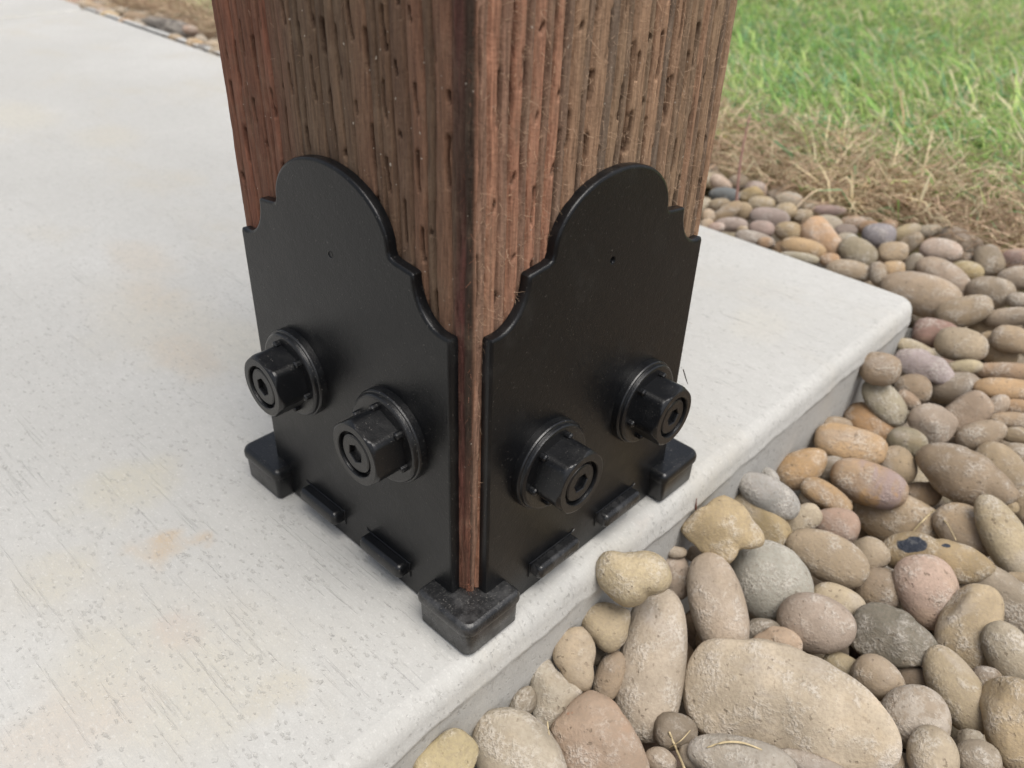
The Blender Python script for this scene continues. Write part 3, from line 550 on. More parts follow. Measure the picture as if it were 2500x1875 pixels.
    (0.6128, 0.0712, -0.0135, 0.008, 0.0071, 0.0062, -1.81, -0.31, -1.33, (0.392, 0.254, 0.15), 'o', '', 'small orange tan rounded pebble above right of the rounded blue violet stone', None),
    (0.5128, 0.106, -0.0172, 0.0204, 0.009, 0.0082, -1.85, 0.08, -1.24, (0.533, 0.356, 0.181), 'o', '', 'ochre long stone left of the peach orange stone', None),
    (0.5337, 0.1318, -0.0156, 0.0131, 0.0096, 0.0082, -1.83, -0.05, -1.16, (0.445, 0.328, 0.181), 'o', '', 'ochre rounded stone up left of the peach orange stone', None),
    (0.5217, 0.1519, -0.0154, 0.012, 0.008, 0.0064, -2.1, -0.1, -1.22, (0.468, 0.347, 0.301), 'o', '', 'pinkish grey stone behind the slab near the post', None),
    (0.5009, 0.1465, -0.0178, 0.0189, 0.0069, 0.0055, -2.16, 0.1, -1.04, (0.392, 0.328, 0.275), 'o', '', 'partly hidden tan rounded pebble below left of the mauve grey stone', None),
    (0.5079, 0.1764, -0.0148, 0.0147, 0.0068, 0.0062, -2.07, -0.09, -1.02, (0.392, 0.309, 0.266), 'o', '', 'grey flat stone behind the slab nearest the post', None),
    (0.553, 0.161, -0.0167, 0.0193, 0.01, 0.0085, -1.75, 0.07, -1.1, (0.392, 0.309, 0.275), 'o', '', 'mauve grey stone in the far bed near the post', None),
    (0.5977, 0.166, -0.0122, 0.0134, 0.0086, 0.0066, -1.94, 0.09, -1.01, (0.445, 0.366, 0.266), 'o', '', 'grey buff pebble touching the dry grass near the post', None),
    (0.5751, 0.1572, -0.014, 0.011, 0.008, 0.0072, -2.13, -0.26, -1.23, (0.479, 0.371, 0.22), 'o', '', 'small tan rounded pebble below the grey buff pebble', None),
    (0.5828, 0.1421, -0.0159, 0.0098, 0.0067, 0.0047, -2.07, -0.26, -1.21, (0.503, 0.392, 0.254), 'o', '', 'small pale tan rounded pebble below right of the grey buff pebble', None),
    (0.5766, 0.1838, -0.0157, 0.0137, 0.0084, 0.0075, -2.05, -0.12, -1.1, (0.503, 0.392, 0.235), 'o', '', 'small pale tan rounded pebble below right of the pale yellow angular stone', None),
    (0.588, 0.2008, -0.0132, 0.015, 0.008, 0.0063, -1.86, -0.31, -0.88, (0.565, 0.418, 0.198), 'g', '', 'pale yellow angular stone beside the slate grey one', None),
    (0.567, 0.2193, -0.014, 0.0156, 0.0083, 0.0074, -1.67, -0.03, -1.15, (0.188, 0.212, 0.223), 'o', '', 'slate grey flat stone right beside the post', None),
    (0.5948, 0.2405, -0.0142, 0.0128, 0.0072, 0.0067, -1.7, 0.42, -1.18, (0.631, 0.474, 0.366), 'o', '', 'pinkish white stone behind the slate grey one', None),
    (0.5285, 0.193, -0.0142, 0.017, 0.0076, 0.0068, -1.86, -0.71, -0.8, (0.479, 0.347, 0.202), 'o', '', 'tan long stone sloping below the slate grey one', None),
    (0.5437, 0.211, -0.0152, 0.0106, 0.0059, 0.004, -1.84, -0.21, -1.15, (0.479, 0.371, 0.238), 'o', '', 'small tan rounded pebble below left of the slate grey flat stone right', None),
    (0.5462, 0.1867, -0.0162, 0.0098, 0.0095, 0.007, -1.84, -0.23, -1.17, (0.479, 0.361, 0.22), 'o', '', 'small tan rounded pebble right of the tan long stone', None),
    (0.491, 0.1813, -0.0147, 0.0079, 0.005, 0.0041, -2.17, -0.18, -1.06, (0.565, 0.392, 0.319), 'o', '', 'small pinkish rounded pebble left of the grey flat stone', None),
    (0.5041, 0.162, -0.0154, 0.0055, 0.0047, 0.0034, -1.77, -0.2, -1.09, (0.533, 0.392, 0.235), 'o', '', 'small yellowish rounded pebble below right of the grey flat stone', None),
    (0.6045, 0.126, -0.012, 0.0153, 0.0055, 0.0041, -1.72, -0.11, -1.21, (0.503, 0.356, 0.319), 'o', '', 'flat pinkish stone lying under the dry grass', None),
    (0.4977, 0.1007, -0.0193, 0.0169, 0.0047, 0.0035, -1.8, -0.07, -1.3, (0.503, 0.445, 0.319), 'o', '', 'partly hidden pale tan rounded pebble below the ochre long stone', None),
    (0.5157, 0.0611, -0.0245, 0.0205, 0.0101, 0.0093, -1.78, -0.07, -1.27, (0.445, 0.342, 0.227), 'o', '', 'broad tan stone at the slab edge, left of the slab corner stone', None),
    (0.5185, 0.0379, -0.0201, 0.0105, 0.007, 0.006, -2.3, 0.97, -1.96, (0.418, 0.319, 0.216), 'o', '', 'small tan rounded pebble right of the broad tan stone', None),
    (0.5367, 0.0324, -0.0199, 0.0098, 0.0081, 0.0077, -2.08, -0.2, -1.04, (0.503, 0.342, 0.181), 'b', '', 'small orange tan blocky pebble below left of the brown tan stone', None),
    (0.5568, 0.0167, -0.0284, 0.0143, 0.0055, 0.0047, -1.97, -0.04, -1.32, (0.533, 0.418, 0.296), 'o', '', 'small pale tan rounded pebble above the large smooth tan stone', None),
    (0.5175, 0.0812, -0.0208, 0.0089, 0.0056, 0.0046, -2.12, -0.19, -1.02, (0.565, 0.342, 0.181), 'o', '', 'small orange tan rounded pebble below the big peach orange stone', None),
    (0.4974, 0.1347, -0.0167, 0.0068, 0.0054, 0.0036, -1.8, -0.25, -1.19, (0.533, 0.342, 0.198), 'o', '', 'small orange tan rounded pebble below the mauve grey stone', None),
    (0.5991, -0.0045, -0.0154, 0.0067, 0.0047, 0.004, -2.09, -0.36, -1.41, (0.305, 0.231, 0.162), 'o', '', 'small dark brown rounded pebble above the yellow oval pebble', None),
    (0.4679, -0.0153, -0.0369, 0.0067, 0.005, 0.0044, -2.08, -0.19, -1.04, (0.262, 0.262, 0.246), 'g', '', 'small grey angular pebble above the thin pale stone', None),
    (0.5093, 0.2018, -0.0156, 0.0069, 0.0078, 0.0062, -1.88, -0.17, -1.04, (0.533, 0.392, 0.254), 'o', '', 'small pale tan rounded pebble left of the tan long stone', None),
    (0.4902, 0.1912, -0.0165, 0.0062, 0.0073, 0.0041, -1.86, -0.1, -0.85, (0.533, 0.392, 0.254), 'o', '', 'small pale tan rounded pebble left of the grey flat stone', None),
    (0.5122, 1.2427, -0.003, 0.0537, 0.0136, 0.0108, -1.92, 0.33, -0.46, (0.162, 0.15, 0.138), 'g', '', 'dark slate slab of rock in the strip left of the post', None),
    (0.4797, 1.1017, -0.003, 0.015, 0.0092, 0.0084, -1.7, 0.31, -0.65, (0.604, 0.392, 0.181), 'o', '', 'ochre pebble below the dark slate rock left of the post', None),
    (0.4777, 1.0665, -0.007, 0.0153, 0.0091, 0.0067, -1.88, 0.49, -0.64, (0.216, 0.22, 0.223), 'o', '', 'blue grey pebble touching the post edge in the far strip', None),
    (0.5012, 1.0898, -0.0053, 0.0131, 0.0083, 0.0055, -1.84, 0.12, -0.68, (0.565, 0.418, 0.254), 'o', '', 'small yellowish rounded pebble above right of the blue grey pebble', None),
    (0.4926, 1.4771, -0.007, 0.0291, 0.0108, 0.0095, -1.55, 0.44, -0.38, (0.533, 0.392, 0.254), 'o', '', 'tan long pebble in the middle of the far left strip', None),
    (0.4839, 1.4005, -0.007, 0.0171, 0.0094, 0.008, -1.62, 0.2, -0.5, (0.631, 0.474, 0.275), 'o', '', 'small yellowish rounded pebble right of the tan long pebble', None),
    (0.4904, 1.547, -0.007, 0.021, 0.0123, 0.0096, -1.85, 0.25, -0.23, (0.503, 0.352, 0.262), 'o', '', 'small pinkish rounded pebble above left of the tan long pebble', None),
    (0.4959, 1.491, -0.007, 0.0206, 0.012, 0.011, -1.51, 0.23, -0.34, (0.445, 0.262, 0.141), 'o', '', 'small orange tan rounded pebble above the tan long pebble', None),
    (0.5018, 1.3321, -0.003, 0.0248, 0.0108, 0.0094, -1.81, 0.28, -0.51, (0.402, 0.287, 0.181), 'o', '', 'small brown rounded pebble left of the dark slate slab of rock', None),
    (0.5186, 1.2922, -0.003, 0.024, 0.0096, 0.0086, -1.84, 0.18, -0.51, (0.188, 0.144, 0.107), 'o', '', 'small dark brown rounded pebble above left of the dark slate slab of rock', None),
    (0.5262, 1.2529, -0.003, 0.0237, 0.009, 0.0065, -1.72, 0.21, -0.32, (0.216, 0.162, 0.107), 'o', '', 'small dark brown rounded pebble above right of the dark slate slab of rock', None),
    (0.4817, 1.5816, -0.007, 0.0142, 0.0089, 0.0064, -1.87, 0.21, -0.54, (0.503, 0.381, 0.254), 'o', '', 'small pale tan rounded pebble left of the tan long pebble', None),
    (0.4834, 1.6419, -0.003, 0.0139, 0.0084, 0.0058, -1.57, 0.26, -0.23, (0.533, 0.392, 0.254), 'o', '', 'small pale tan rounded pebble left of the dark slate slab of rock', None),
    (0.483, 1.6987, -0.007, 0.0135, 0.008, 0.0075, -1.85, 0.27, -0.23, (0.503, 0.371, 0.246), 'o', '', 'small tan rounded pebble left of the tan long pebble', None),
    (0.4803, 1.3334, -0.007, 0.0139, 0.0091, 0.0065, -1.55, 0.19, -0.5, (0.565, 0.366, 0.216), 'o', '', 'small orange tan rounded pebble right of the tan long pebble', None),
    (0.5264, 1.2034, -0.003, 0.0134, 0.0083, 0.0075, -1.73, 0.19, -0.36, (0.533, 0.366, 0.275), 'o', '', 'small pinkish rounded pebble right of the dark slate slab of rock', None),
    (0.4777, 1.1531, -0.003, 0.0149, 0.0064, 0.0048, -1.86, 0.31, -0.7, (0.552, 0.402, 0.246), 'o', '', 'small yellowish rounded pebble below right of the dark slate slab of rock', None),
    (0.4869, 1.2613, -0.007, 0.0136, 0.0073, 0.0051, -1.92, 0.25, -0.6, (0.434, 0.305, 0.195), 'o', '', 'small brown rounded pebble right of the tan long pebble', None),
]
TWIGS = [
    ('straw', [(0.2852, -0.0977, -0.0703), (0.2898, -0.1001, -0.0616), (0.3026, -0.1016, -0.0596)], [0.0005, 0.0006, 0.0004], 'straw', 'dry straw pointing up from the flint onto the broad brown stone'),
    ('straw', [(0.2991, -0.1026, -0.0568), (0.2891, -0.1129, -0.0545), (0.2563, -0.1243, -0.0378)], [0.0004, 0.0005, 0.0003], 'straw', 'dry straw draped over the rounded tan stone right of the broad brown one'),
    ('straw', [(0.0532, -0.0929, -0.0439), (0.0579, -0.0975, -0.0403), (0.0625, -0.1037, -0.0388), (0.0657, -0.1114, -0.039)], [0.0003, 0.0005, 0.0005, 0.0003], 'straw', 'curved brown straw lying under the front of the largest boulder'),
    ('straw', [(0.0076, -0.0406, -0.0322), (0.0057, -0.0427, -0.0331), (0.005, -0.0441, -0.0353)], [0.00025, 0.0003, 0.0002], 'straw', 'short straw standing beside the big smooth grey tan stone'),
    ('straw', [(0.0535, -0.0745, -0.0523), (0.0517, -0.0799, -0.0565), (0.039, -0.0911, -0.045)], [0.0005, 0.0006, 0.0006], 'straw', 'straw running down to the bottom edge left of the smooth grey stone'),
    ('straw', [(0.0606, -0.081, -0.0519), (0.0534, -0.0805, -0.0529), (0.0515, -0.0763, -0.0609)], [0.0002, 0.0003, 0.0002], 'straw', 'fine straw fork below the foot of the tall upright stone'),
    ('splinter', [(0.137, -0.0044, 0.0718), (0.137, -0.0064, 0.068), (0.137, -0.0082, 0.0651)], [0.0003, 0.0003, 0.0001], 'spl', 'dark splinter sticking out behind the plate above its far bolt'),
    ('needle', [(0.1531, -0.0186, -0.0234), (0.1503, -0.0186, -0.015), (0.1493, -0.0186, -0.0081)], [0.0004, 0.0005, 0.0002], 'needle', 'red brown needle upright against the slab side by the yellow rock'),
    ('stem', [(0.5468, 0.1937, -0.02), (0.5448, 0.19770000000000001, 0.03), (0.5498, 0.19970000000000002, 0.075)], [0.0014, 0.0012, 0.0006], 'stem', 'thin pinkish stem standing in the dry grass beside the post'),
]
# ------------------------------------------------------------------ ground, lawn sheet, slabs
def hexa(name, x0, x1, y0, y1, z0, z1, mat):
    v = [(x, y, z) for z in (z0, z1) for (x, y) in ((x0, y0), (x1, y0), (x1, y1), (x0, y1))]
    f = [(3, 2, 1, 0), (4, 5, 6, 7), (0, 1, 5, 4), (1, 2, 6, 5), (2, 3, 7, 6), (3, 0, 4, 7)]
    return link_mesh(name, mesh_from(name, v, f), mat, smooth=False)

g = link_mesh('ground', mesh_from('ground', [(-150, -150, -.125), (150, -150, -.125), (150, 150, -.125), (-150, 150, -.125)], [(0, 1, 2, 3)]), MAT_SOIL, smooth=False)
tag(g, 'brown soil under the stones and the slab', 'ground', kind='structure')

rng = np.random.default_rng(7)
def wob(x, seed, amp, *freqs):
    r = np.random.default_rng(seed); s = 0
    for f in freqs: s = s+amp/len(freqs)*np.sin(np.asarray(x)*f+r.uniform(0, 6.3))
    return s
LAWN_X = .615
def lawn_edge(y): return LAWN_X+wob(y, 3, .022, 11, 23, 41)-.045*np.clip((np.asarray(y)-.75)/.3, 0, 1)
# lawn sheet: bank rising from the stone bed, then on to the horizon
ys = np.concatenate([[-120, -30, -8, -3], np.linspace(-1.2, 3.2, 60), [6, 15, 40, 120]])
xs_off = [0, .015, .04, .08, .25, 1.0, 4.0, 15, 120]
zs_ = [-.12, -.04, -.022, -.014, -.010, -.008, -.006, -.005, -.005]
V = []
for y in ys:
    for k, xo in enumerate(xs_off):
        V.append((lawn_edge(y)+xo, y, zs_[k]+(rng.normal()*.003 if 0 < k < 7 else 0)))
nx = len(xs_off); F = [(i*nx+k, i*nx+k+1, (i+1)*nx+k+1, (i+1)*nx+k) for i in range(len(ys)-1) for k in range(nx-1)]
lw = link_mesh('lawn', mesh_from('lawn', V, F), MAT_TURF)
tag(lw, 'turf soil under the green lawn behind the post', 'lawn', kind='structure')

# slab with eased edge and a rough form seam on its side
def slab_outline(x0, y0, y1, xa, xb, r):
    P = []
    def seg(a, b, st):
        n = max(1, int(math.dist(a, b)/st)); return [(a[0]+(b[0]-a[0])*i/n, a[1]+(b[1]-a[1])*i/n) for i in range(n)]
    P += seg((x0, y0), (-.35, y0), .5)+seg((-.35, y0), (xa-r, y0), .004)
    P += [(xa-r+r*math.sin(t), y0+r-r*math.cos(t)) for t in np.linspace(0, math.pi/2, 9)[:-1]]
    P += seg((xa, y0+r), (xa+.012*.6, .6), .006)+seg((xa+.0072, .6), (xb, y1), .03)
    P += seg((xb, y1), (x0, y1), .5)+seg((x0, y1), (x0, y0), .5)
    return np.array(P)
def slab(name, P, label):
    n = len(P); s = np.arange(n)
    w1 = wob(s, 1, .0006, .11, .37, .83)+rng.normal(size=n)*.00012
    w2 = wob(s, 2, .0014, .07, .21, .55)+rng.normal(size=n)*.0003
    w3 = rng.normal(size=n)*.00035
    rings = [(-.12, .002+w3*0), (-.060, .0018+w3), (-.034, .0008+w3*.8), (-.0195, .0005+w3), (-.0172, .0003+w3),
             (-.0160, -.0003+w1), (-.0140, -.0004+w1), (-.0126, .0003+w1), (-.0085, .0006+w1*.7), (-.0050, .0018+w1*.5), (-.0024, .0036+w1*.3), (-.0008, .0060+w1*.2), (0, .0092)]
    bm = bmesh.new(); loops = []
    for k, (h, ins) in enumerate(rings):
        Q = offset_poly(P, ins if np.ndim(ins) else np.full(n, ins))
        dz = w2 if 2 < k < 8 else w2*0
        loops.append([bm.verts.new((q[0], q[1], h+dz[i])) for i, q in enumerate(Q)])
    for a, b in zip(loops, loops[1:]):
        for i in range(n): bm.faces.new((a[i], a[(i+1) % n], b[(i+1) % n], b[i]))
    bm.faces.new(loops[-1])
    bmesh.ops.recalc_face_normals(bm, faces=bm.faces)
    o = link_mesh(name, bm_mesh(name, bm), MAT_CONC)
    o.data.polygons.foreach_set('use_smooth', np.array([p.normal.z < .9995 for p in o.data.polygons]))
    tag(o, label, 'slab', kind='structure')
    return o
slab('pavement', slab_outline(-4, -.0174, 1.452, .4575, .4720, .016), 'pale broom finished concrete slab under the post')
slab('pavement', slab_outline(-4, 1.460, 5.0, .4705, .50, .016)+np.array((0, 0)), 'next concrete slab beyond the joint at the top left')

# ------------------------------------------------------------------ post
W = .140
def wood_post():
    r = .0034; st = .00046
    S = []                     # (x, y, nx, ny, face, u)
    for y in np.arange(W-r, r-1e-9, -st): S.append((0, y, -1, 0, 0, y))
    for t in np.linspace(0, math.pi/2, 12)[1:-1]: S.append((r-r*math.cos(t), r-r*math.sin(t), -math.cos(t), -math.sin(t), 0 if t < .9 else 1, (r-r*math.sin(t)) if t < .9 else (r-r*math.cos(t))))
    for x in np.arange(r, W-r+1e-9, st): S.append((x, 0, 0, -1, 1, x))
    for t in np.linspace(0, math.pi/2, 8)[1:-1]: S.append((W-r+r*math.sin(t), r-r*math.cos(t), math.sin(t), -math.cos(t), 1, W-r+r*math.sin(t)))
    for y in np.linspace(r, W-r, 14): S.append((W, y, 1, 0, 2, y))
    for t in np.linspace(0, math.pi/2, 5)[1:-1]: S.append((W-r+r*math.cos(t), W-r+r*math.sin(t), math.cos(t), math.sin(t), 2, W))
    for x in np.linspace(W-r, r, 14): S.append((x, W, 0, 1, 2, x))
    for t in np.linspace(0, math.pi/2, 8)[1:-1]: S.append((r-r*math.sin(t), W-r+r*math.cos(t), -math.sin(t), math.cos(t), 0, W-r+r*math.cos(t)))
    S = np.array(S); face = S[:, 4].astype(int); u = S[:, 5]
    Z = np.concatenate([np.arange(.0185, .30, .0010), [.32, .36, .45, .7, 1.2, 1.8, 2.4]])
    nS, nZ = len(S), len(Z)
    U = np.repeat(u[None, :], nZ, 0); ZZ = np.repeat(Z[:, None], nS, 1)
    H = np.zeros((nZ, nS)); T = np.zeros((nZ, nS, 3))
    rg = np.random.default_rng(21)
    for f in (0, 1):
        sel = np.where(face == f)[0]; uu = U[:, sel]; zz = ZZ[:, sel]
        uw = uu+.0014*np.sin(zz*9+f*2+uu*14)+.0006*np.sin(zz*31+uu*60)+.0003*np.sin(zz*83+uu*170)
        # grain bands: early wood worn back, late wood standing proud
        edges = [-.004]; wd = []
        while edges[-1] < W+.01:
            k = len(edges)
            w = rg.uniform(.0036, .0100) if k % 2 else (rg.uniform(.0026, .0048) if f else rg.uniform(.0034, .0072))
            edges.append(edges[-1]+w)
        edges = np.array(edges); nb = len(edges)-1
        idx = np.clip(np.searchsorted(edges, uw)-1, 0, nb-1)
        q = (uw-edges[idx])/(edges[idx+1]-edges[idx])
        lv = rg.uniform(-.0003, .0003, nb); lv[1::2] -= .00055 if f else .00030
        amp = (rg.uniform(.0003, .0015, nb) if f else rg.uniform(.0003, .0013, nb))[idx]
        tl = rg.uniform(-1, 1, nb)*.0005
        h = lv[idx]-amp*np.abs(2*q-1)**2.6+tl[idx]*(q-.5)
        eg = np.minimum(q, 1-q)*(edges[idx+1]-edges[idx])
        h = h-.0010*np.exp(-(eg/.00042)**2)
        tone = rg.uniform(-1, 1, nb); grey = np.zeros(nb); grey[1::2] = 1
        if f == 0:
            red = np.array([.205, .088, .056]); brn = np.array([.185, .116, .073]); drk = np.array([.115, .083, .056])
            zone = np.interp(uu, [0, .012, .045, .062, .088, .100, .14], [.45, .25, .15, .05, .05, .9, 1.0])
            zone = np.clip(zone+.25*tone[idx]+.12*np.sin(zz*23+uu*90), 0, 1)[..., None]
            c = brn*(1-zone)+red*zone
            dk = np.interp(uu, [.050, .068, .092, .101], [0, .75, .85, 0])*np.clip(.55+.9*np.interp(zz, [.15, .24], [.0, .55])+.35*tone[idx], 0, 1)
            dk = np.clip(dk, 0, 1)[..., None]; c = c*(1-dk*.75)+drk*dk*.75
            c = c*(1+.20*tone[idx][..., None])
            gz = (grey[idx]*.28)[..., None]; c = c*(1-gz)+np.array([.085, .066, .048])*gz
        else:
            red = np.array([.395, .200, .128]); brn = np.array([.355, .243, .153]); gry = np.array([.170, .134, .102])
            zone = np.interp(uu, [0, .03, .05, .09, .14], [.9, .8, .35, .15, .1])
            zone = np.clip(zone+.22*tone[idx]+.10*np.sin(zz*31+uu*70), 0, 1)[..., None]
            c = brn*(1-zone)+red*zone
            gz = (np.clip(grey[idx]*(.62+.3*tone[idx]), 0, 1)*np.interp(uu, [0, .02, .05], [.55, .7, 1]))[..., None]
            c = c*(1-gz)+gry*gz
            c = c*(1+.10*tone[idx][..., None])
        # incising slits: staggered rows cut along the grain, plus splits at band joints
        cut = np.zeros_like(h)
        pitch = .0072 if f == 0 else .0080
        cols = int(W/pitch)
        slits = []
        for k in range(cols+1):
            u0 = .0035+k*pitch
            z0 = .02+((k*.0105) % .0265)
            while z0 < .31:
                big = rg.random()
                L = rg.uniform(.009, .017) if big > .40 else rg.uniform(.0018, .0045)
                if big > .06 and u0 > .009:
                    slits.append((u0+rg.normal()*.0009, z0+rg.normal()*.003, L, rg.uniform(.00046, .00078), rg.uniform(.0050, .0090)))
                z0 += .0265 if f == 0 else .030
        if f == 1:
            for e in edges[1:-1]:
                if rg.random() < .75:
                    for _ in range(3):
                        slits.append((e, rg.uniform(.02, .27), rg.uniform(.02, .06), rg.uniform(.0003, .00042), rg.uniform(.0015, .0035)))
        for (u0, z0, L, w, dp) in slits:
            zi = np.where((zz[:, 0] > z0-.002) & (zz[:, 0] < z0+L+.002))[0]
            if len(zi) == 0: continue
            ui = np.where(np.abs(uu[0]-u0) < .006)[0]
            if len(ui) == 0: continue
            a = np.ix_(zi, ui)
            zf = np.clip(np.minimum(zz[a]-z0, z0+L-zz[a])/.0012, 0, 1)
            d = np.abs(uw[a]-u0-.0008*np.sin((zz[a]-z0)/L*2.2))
            cut[a] = np.maximum(cut[a], dp*zf*np.exp(-(d/w)**4))
        h = h-cut
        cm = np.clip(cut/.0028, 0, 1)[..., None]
        c = c*(1-cm)+np.array([.040, .016, .010])*cm  # shade inside the slits put into the tone: darker with cut depth
        # dark stained arris
        if f == 0:
            b = np.clip((.0095-uu)/.003, 0, 1)[..., None]
            mot = (.5+.5*np.sin(zz*47+uu*300)*np.sin(zz*21+1))[..., None]
            c = c*(1-b)+(np.array([.125, .048, .040])*(1-mot)+np.array([.062, .036, .026])*mot)*b
            b2 = np.clip((.0040-uu)/.0018, 0, 1)[..., None]; c = c*(1-b2)+np.array([.042, .030, .022])*b2
            low = (np.clip((.10-zz)/.06, 0, 1)*np.clip((.011-uu)/.003, 0, 1))[..., None]; c = c*(1-.75*low)+np.array([.21, .085, .055])*.75*low
            h = np.where(uu < .0095, h*.35-.0002, h)
        else:
            b = np.clip((.0030-uu)/.0016, 0, 1)[..., None]; c = c*(1-b)+np.array([.034, .022, .016])*b
            h = np.where(uu < .0035, h*.4, h)
        rn = rg.normal(size=h.shape); k5 = np.ones(7)/7
        rn = np.apply_along_axis(lambda v: np.convolve(v, k5, 'same'), 0, rn)*1.6
        c = c*np.clip(1+.15*rn[..., None]*np.where(uu < .0095, 1.8, 1.)[..., None], .45, 1.8)
        h = h+rn*np.where(uu < .0095, .00022, .00009)-np.where(uu < .006, .0006, 0)*np.clip(np.sin(zz*61)*np.sin(zz*23+1)-.35, 0, 1)*2
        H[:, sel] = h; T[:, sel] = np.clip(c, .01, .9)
    sel = np.where(face == 2)[0]
    T[:, sel] = np.array([.2, .12, .075]); H[:, sel] = wob(U[:, sel]*1000, 5, .0005, .6, 1.1)
    X = S[None, :, 0]+H*S[None, :, 2]; Y = S[None, :, 1]+H*S[None, :, 3]
    V = np.stack([X, Y, ZZ], -1).reshape(-1, 3)
    i, j = np.meshgrid(np.arange(nZ-1), np.arange(nS), indexing='ij'); j2 = (j+1) % nS
    Q = np.stack([i*nS+j, i*nS+j2, (i+1)*nS+j2, (i+1)*nS+j], -1).reshape(-1, 4)
    me = mesh_np('wooden_post', V, quads=Q)
    bmx = bmesh.new(); bmx.from_mesh(me); bmx.verts.ensure_lookup_table()
    bmx.faces.new([bmx.verts[(nZ-1)*nS+k] for k in range(nS)])
    bmx.faces.new([bmx.verts[k] for k in range(nS)][::-1])
    bmx.to_mesh(me); bmx.free()
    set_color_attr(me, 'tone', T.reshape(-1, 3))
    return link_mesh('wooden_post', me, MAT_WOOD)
post = wood_post()
tag(post, 'square reddish brown weathered wooden post with slits cut along the grain', 'post')

# loose wood fuzz on the lighter face and at the foot of the arris
def strands(name, roots, dirs, lens, wid, cols, curl, seed, seg=4):
    rg = np.random.default_rng(seed); n = len(roots)
    T = np.linspace(0, 1, seg+1)
    d = dirs/np.linalg.norm(dirs, axis=1)[:, None]
    side = np.cross(d, rg.normal(size=(n, 3))); side /= np.linalg.norm(side, axis=1)[:, None]
    cu = np.cross(d, rg.normal(size=(n, 3))); cu /= np.maximum(np.linalg.norm(cu, axis=1), 1e-9)[:, None]
    C = roots[:, None, :]+d[:, None, :]*(T[None, :, None]*lens[:, None, None])+cu[:, None, :]*((T**2)[None, :, None]*(lens*curl)[:, None, None])
    w = (np.asarray(wid)*np.ones(n))[:, None]*(1-.6*T[None, :])
    A = C-side[:, None, :]*w[..., None]/2; B = C+side[:, None, :]*w[..., None]/2
    V = np.stack([A, B], 2).reshape(-1, 3)
    base = (np.arange(n)*(seg+1)*2)[:, None]+np.arange(seg)[None, :]*2
    Q = np.stack([base, base+1, base+3, base+2], -1).reshape(-1, 4)
    me = mesh_np(name, V, quads=Q)
    set_color_attr(me, 'strand', np.repeat(cols, (seg+1)*2, 0))
    return me
MAT_FIBRE = blade_material('wood_fibre', 'strand', .25)
n = 6500
u = rng.uniform(.004, .139, n); z = rng.uniform(.06, .27, n)
roots = np.c_[u, np.full(n, .0004), z]
dirs = np.c_[rng.normal(size=n)*.9, -rng.uniform(.05, .7, n), rng.normal(size=n)*.9-.2]
cols = np.array([.52, .37, .25])*rng.uniform(.6, 1.25, (n, 1))
n2 = 190
z2 = np.where(rng.random(n2) < .35, .0192+rng.random(n2)*.006, rng.uniform(.02, .24, n2)); uu2 = rng.uniform(0, .005, n2)
r2 = np.c_[np.where(rng.random(n2) < .5, uu2, .001), np.zeros(n2), z2]; r2[:, 1] = np.where(r2[:, 0] == .001, uu2, .001)
d2 = np.c_[-rng.uniform(.1, .7, n2), -rng.uniform(.1, .7, n2), rng.normal(size=n2)]
c2 = np.array([.30, .13, .08])*rng.uniform(.5, 1.2, (n2, 1))
n3 = 500
r3 = np.c_[np.full(n3, .0004), rng.uniform(.01, .138, n3), rng.uniform(.06, .26, n3)]
d3 = np.c_[-rng.uniform(.05, .5, n3), rng.normal(size=n3), rng.normal(size=n3)]
c3 = np.array([.30, .2, .14])*rng.uniform(.6, 1.2, (n3, 1))
me = strands('fibres', np.r_[roots, r2, r3], np.r_[dirs, d2, d3], np.r_[rng.uniform(.001, .0038, n), rng.uniform(.001, .0032, n2), rng.uniform(.001, .0025, n3)], .00012, np.r_[cols, c2, c3], .7, 5)
fib = link_mesh('fibres', me, MAT_FIBRE, post)
tag(fib, 'fine pale wood fuzz raised on the grain', kind='stuff')

# ------------------------------------------------------------------ black post base
base = bpy.data.objects.new('post_base', None); COL.objects.link(base)
base.location = (W/2, W/2, 0)
tag(base, 'black powder coated ornamental steel base around the foot of the wooden post', 'post base')
INV = Matrix.Translation((-W/2, -W/2, 0))
PA, PT = .0056, .0043
V0, V1a, V1b, V2, S2, S3 = .1404, .1580, .1600, .1852, .0179, .0305
def plate_outline():
    H = []                                   # right half, going up
    H.append((W-PA, .0006)); H.append((W-PA, .05)); H.append((W-PA, .10))
    H.append((W-PA, V0-.0012)); H.append((W-PA-.0006, V0))
    f = .0035; rx, rz = S2-f, V1a-V0
    for t in np.linspace(0, math.pi/2, 12): H.append((W-PA-f-rx*math.sin(t), V1a-rz*math.cos(t)))
    H.append((W-PA-S2-.001, V1a+.0006)); H.append((W-PA-S3+.0028, V1b-.0004)); H.append((W-PA-S3+.0008, V1b+.0003))
    rx, rz = W/2-PA-S3, V2-V1b-.0022
    for t in np.linspace(0, math.pi/2, 22)[:-1]: H.append((W/2+rx*math.cos(t), V1b+.0022+rz*math.sin(t)))
    Lh = [(W-a, b) for a, b in H[::-1]]
    return np.array(H+[(W/2, V2)]+Lh)
PO = plate_outline()
HOLE_Z = .1498
def plate_mesh(dimple):
    rings = [(0, .0002), (PT-.0011, 0), (PT-.0005, .00025), (PT-.00015, .0007), (PT, .0013)]
    hole = ((W/2, HOLE_Z), [(.0017, PT), (.0014, PT-.0002), (.0010, PT-.0014), (.0004, PT-.0018)]) if dimple else \
           ((W/2, HOLE_Z), [(.0017, PT), (.0014, PT+.0001), (.0011, PT-.00025), (.0006, PT-.0002)])
    bm = loft(PO, rings, (True, True), lambda p, h: (p[0]-W/2, -h-W/2, p[1]), hole)
    return bm_mesh('side_plate', bm)
